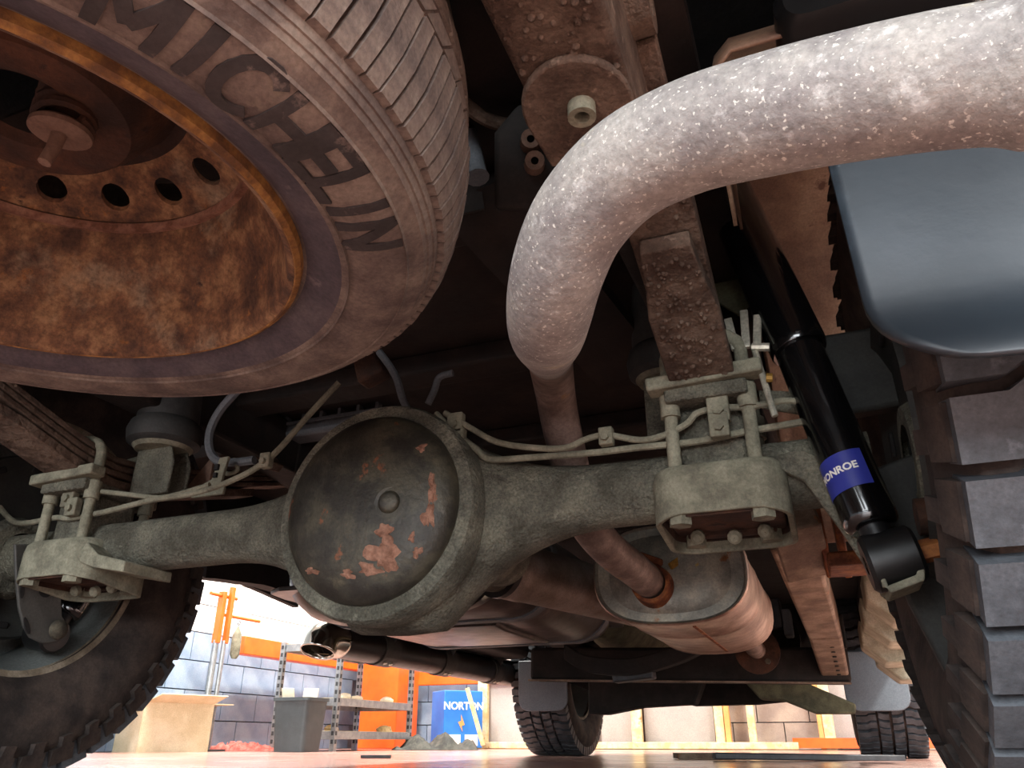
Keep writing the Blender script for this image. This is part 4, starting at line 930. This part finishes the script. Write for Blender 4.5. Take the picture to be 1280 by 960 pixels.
# ------------------------------------------------------------------ side step on the left
t = thing('side_step', 'dark tubular side step with chrome end along the left sill', 'side step', at(400, 800, X=-.88))
sa = at(418, 800, X=-.88); sb_ = at(664, 866, X=-.88)
sb_.z = sa.z
sd = (sb_-sa).normalized()
MB().tube([sa, sa+sd*.05, sb_], [.050, .052, .052], 28).build('tube', 'step_black', t, smooth=60)
e = MB().tube(smoothpath([sa+sd*.02, sa-sd*.03+Vector((0, 0, .0)), sa-sd*.07+Vector((-.0, 0, -.012)), sa-sd*.085+Vector((-.0, 0, -.045))], 5), .0545, 28, caps=False).build('chrome_end', 'chrome', t, smooth=60)
so = e.modifiers.new('solid', 'SOLIDIFY'); so.thickness = .003
L_ = (sb_-sa).length
for i, k in enumerate((.16, .42, .70, .92)):
    p = sa+sd*L_*k
    b = MB().lathe([(-.05, .053), (-.05, .057), (.05, .057), (.05, .053)], p, sd, 28).build('bracket_clamp', 'step_bracket', t)
    MB().bar(p+Vector((.03, 0, .03)), p+Vector((.10, .01, .16)), .05, .008, (0, 1, 0)).build('bracket_arm', 'step_bracket', t)
    hexbolt(MB(), p+Vector((.03, -.02, -.046)), (.3, 0, -1), .008, .006).build('bolt', 'zinc', b); hexbolt(MB(), p+Vector((.03, .02, -.046)), (.3, 0, -1), .008, .006).build('bolt', 'zinc', b)
MB().box(sa+sd*L_*.55+Vector((-.0, 0, .054)), (.07, L_*.7, .008)).build('tread_pad', 'step_black', t, bevel=.003)

# ------------------------------------------------------------------ spare wheel (axis vertical, hung under the bed)
SC = Vector((.046, -.667, .414))
t = thing('spare_wheel', 'dusty spare tyre on a rusty steel wheel hung under the bed', 'wheel', SC)
t.rotation_euler = Vector((-.025, .025, -1)).to_track_quat('X', 'Z').to_euler()
# local frame: +X points down out of the wheel; X=0 at the lower rim flange, tyre body at negative X
SR = .366
prof = [(-.004, .226), (.004, .240), (.013, .262), (.0165, .280), (.015, .300), (.010, .316), (.0065, .3225), (.0065, .3235), (.003, .326), (.003, .3275), (-.001, .330), (-.001, .3315), (-.005, .333), (-.02, .339), (-.045, .345), (-.078, .348), (-.080, .342), (-.086, .342), (-.088, .350), (-.105, .351), (-.107, .344), (-.113, .344), (-.115, .351), (-.132, .350), (-.134, .342), (-.140, .342), (-.142, .348), (-.180, .342), (-.205, .33), (-.222, .305), (-.23, .28), (-.22, .24), (-.21, .226)]
ty = MB().lathe(prof, n=120).build('tire', 'rubber_dusty', t, local=True, smooth=35)
# clean rubber band near the bead
MB().lathe([(-.004, .2265), (.0045, .240), (.0115, .257), (.014, .268)], n=120).build('bead_band', 'rubber_purple', ty, local=True)
for r, x in ((.266, .0150), (.3115, .0122)):
    MB().lathe([(x-.001, r-.0012), (x+.0012, r), (x-.001, r+.0012)], n=120).build('mould_ring', 'rubber_dusty', ty, local=True)
# shoulder blocks, curved over the tyre shoulder
N = 144
SH = [(-.006, .3345), (-.018, .3405), (-.034, .3455), (-.055, .349), (-.077, .3515)]
pit = 2*PI*.345/N
def strip_block(sh, s0, s1, skew, h, base):
    n = len(sh); V = []
    for hh_, k in ((-base, 0), (h, .0007)):
        for e, s_ in ((0, s0+k), (1, s1-k)):
            for i, (x, r) in enumerate(sh):
                kk = k if 0 < i < n-1 else 0
                a = (s_+skew*(i/(n-1))**1.5)/.345; rr_ = r+hh_; V.append((x, rr_*math.sin(a), rr_*math.cos(a)))
    F_ = []
    for i in range(n-1):
        F_ += [(2*n+i, 2*n+i+1, 3*n+i+1, 3*n+i), (i, n+i, n+i+1, i+1), (i, i+1, 2*n+i+1, 2*n+i), (n+i, 3*n+i, 3*n+i+1, n+i+1)]
    F_ += [(0, 2*n, 3*n, n), (n-1, 2*n-1, 4*n-1, 3*n-1)]
    me = bpy.data.meshes.new('tread_block'); me.from_pydata(V, [], F_)
    import bmesh
    bm = bmesh.new(); bm.from_mesh(me); bmesh.ops.recalc_face_normals(bm, faces=bm.faces); bm.to_mesh(me); bm.free()
    me.materials.append(MATS['rubber_dusty']); return me
sb_m = [strip_block(SH, -pit/2+.0016, pit/2-.0004, .016, .0045, .004), strip_block(SH, -pit/2+.0004, pit/2-.0004, .016, .004, .004), strip_block(SH, -pit/2+.0002, pit/2-.0016, .016, .0048, .004)]
for k in range(N):
    o = bpy.data.objects.new('tread_block', sb_m[(0, 1, 2, 1)[k % 4]]); COL.objects.link(o); o.parent = ty; o.rotation_euler = (2*PI*k/N, 0, 0)
rb = [strip_block([(-.0885, .3505), (-.1045, .3515)], -pit*.95, pit*.95, .014, .0022, .003), strip_block([(-.1155, .3515), (-.1315, .3505)], -pit*.95, pit*.95, -.014, .0022, .003)]
for k in range(N//2):
    for i in range(2):
        o = bpy.data.objects.new('tread_block', rb[i]); COL.objects.link(o); o.parent = ty; o.rotation_euler = (4*PI*k/N+i*.05, 0, 0)
# sidewall lettering, tops outwards, read clockwise from below
word = 'MICHELIN'; 
LA0, LSTEP = None, None
inv = None
bpy.context.view_layer.update()
mw = t.matrix_world.copy(); mi = mw.inverted()
def ang_of(px, py):
    p = mi @ at(px, py, Z=.402); return math.atan2(p.y, p.z)
aM, aN = ang_of(160, 12), ang_of(452, 283)
d_ = (aN-aM)
if d_ > PI: d_ -= 2*PI
if d_ < -PI: d_ += 2*PI
STROKES = {'M': [[(-.5, -.5), (-.5, .5)], [(-.5, .5), (0, -.2)], [(0, -.2), (.5, .5)], [(.5, .5), (.5, -.5)]], 'I': [[(0, -.5), (0, .5)]],
  'C': [[(.5*math.cos(a), .5*math.sin(a)) for a in [.75+i*(2*PI-1.5)/14 for i in range(15)]]], 'H': [[(-.42, -.5), (-.42, .5)], [(.42, -.5), (.42, .5)], [(-.42, 0), (.42, 0)]],
  'E': [[(-.35, -.5), (-.35, .5)], [(-.35, .44), (.42, .44)], [(-.35, 0), (.36, 0)], [(-.35, -.44), (.42, -.44)]], 'L': [[(-.35, .5), (-.35, -.5)], [(-.35, -.44), (.42, -.44)]],
  'N': [[(-.42, -.5), (-.42, .5)], [(-.42, .5), (.42, -.5)], [(.42, -.5), (.42, .5)]]}
pos = [0, .16, .30, .46, .61, .74, .85, 1.0]
sgn = 1 if d_ > 0 else -1
def sidewall_x(r): return .0168-max(0, r-.282)**2*6.5-max(0, .282-r)**2*6
LH, LW, SW = .042, .031, .0085
for ch, k in zip(word, pos):
    a = aM+d_*k; mb = MB()
    for st in STROKES[ch]:
        # resample the stroke finely so that it follows the tyre
        P = []
        for p, q in zip(st, st[1:]):
            m_ = max(1, int(8*math.hypot(q[0]-p[0], q[1]-p[1])/len(st)*2))
            P += [(p[0]+(q[0]-p[0])*i/m_, p[1]+(q[1]-p[1])*i/m_) for i in range(m_)]
        P.append(st[-1]); P = [Vector((p[0]*LW, p[1]*LH)) for p in P]; rings = []
        for i, p in enumerate(P):
            tg = (P[min(i+1, len(P)-1)]-P[max(i-1, 0)]).normalized(); nn = Vector((-tg.y, tg.x))*SW/2; rr_ = []
            for e, h in ((-1, -.002), (1, -.002), (1, .0011), (-1, .0011)):
                q = p+nn*e; r = .289+q.y; th = a+sgn*q.x/.289; rr_.append(Vector((sidewall_x(r)+h, r*math.sin(th), r*math.cos(th))))
            rings.append(rr_)
        mb.loft(rings)
    mb.build('letter', 'letter_dark', ty, local=True, smooth=0)
# rusty steel wheel
rim = MB().lathe([(-.006, .2285), (.003, .227), (.006, .222), (.003, .217), (-.008, .214), (-.03, .209), (-.05, .206), (-.07, .194), (-.085, .186), (-.10, .182), (-.12, .176)], n=96).build('rim', 'rust_rim', t, local=True, smooth=50)
MB().lathe([(-.003, .2285), (.004, .2275), (.0066, .2235), (.004, .2195), (-.002, .2185)], n=96).build('rim_flange', 'rust_edge', rim, local=True)
# wheel disc: cone with a ring of round holes
def dx_of(r): return -.118-.030*((.176-r)/.06) if r > .116 else -.148+.02*math.sin(min(1, (.116-r)/.03)*PI/2)
NH = 16; V = []; F_ = []
rA, rB = .118, .172
for k in range(NH):
    a0 = 2*PI*k/NH; da = 2*PI/NH; o_ = len(V); rm_ = (rA+rB)/2+.002; B_ = []; H_ = []
    for j in range(16):
        q = j/4; s_ = int(q); f_ = q-s_
        pt = [(-1+2*f_, -1), (1, -1+2*f_), (1-2*f_, 1), (-1, 1-2*f_)][s_]
        th = a0+pt[0]*da/2; r = (rA+rB)/2+pt[1]*(rB-rA)/2; B_.append((dx_of(r), r*math.sin(th), r*math.cos(th)))
        an = math.atan2(pt[1], pt[0]); th = a0+.0135*math.cos(an)/rm_; r = rm_+.0135*math.sin(an); H_.append((dx_of(r), r*math.sin(th), r*math.cos(th)))
    V += B_+H_+[(x-.005, y, z) for x, y, z in H_]
    for j in range(16):
        l = (j+1) % 16; F_ += [(o_+j, o_+l, o_+16+l, o_+16+j), (o_+16+j, o_+16+l, o_+32+l, o_+32+j)]
dk = MB().add(V, F_).build('wheel_disc', 'rust_rim', t, local=True, smooth=30)
MB().lathe([(dx_of(.118), .118), (-.150, .108), (-.140, .100), (-.120, .090), (-.105, .078), (-.102, .060), (-.106, .045), (-.115, .040)], n=64).build('hub_face', 'rust_dark', dk, local=True)
MB().lathe([(-.118, .176), (-.112, .180), (-.110, .172), (-.1185, .171)], n=96).build('weld_ring', 'rust_scab', dk, local=True)
# hoist that carries the spare
hc = Vector((SC.x+.034, SC.y+.010, 0)); 
t = thing('spare_hoist', 'rusty hoist with round plate and hook in the spare wheel centre', 'hoist', (hc.x, hc.y, .47))
MB().tube([hc+Vector((0, 0, z)) for z in (.72, .60, .52)], .022, 16).build('shaft', 'rust_dark', t)
mb = MB()
mb.tube([hc+Vector((.020*math.cos(a), .020*math.sin(a), .505+a*.0014)) for a in [i*.4 for i in range(120)]], .0042, 6); mb.build('chain_coil', 'rust_dark', t)
MB().lathe([(0, .0005), (0, .020), (-.003, .023), (-.007, .023), (-.009, .020), (-.009, .0005)], hc+Vector((0, 0, .505)), (.12, -.1, 1), 28).build('plate', 'hub_pink', t)
MB().tube([hc+Vector((0, 0, .50)), hc+Vector((-.002, 0, .482)), hc+Vector((-.004, -.002, .468))], [.006, .0055, .005], 10).build('hook', 'hub_pink', t)
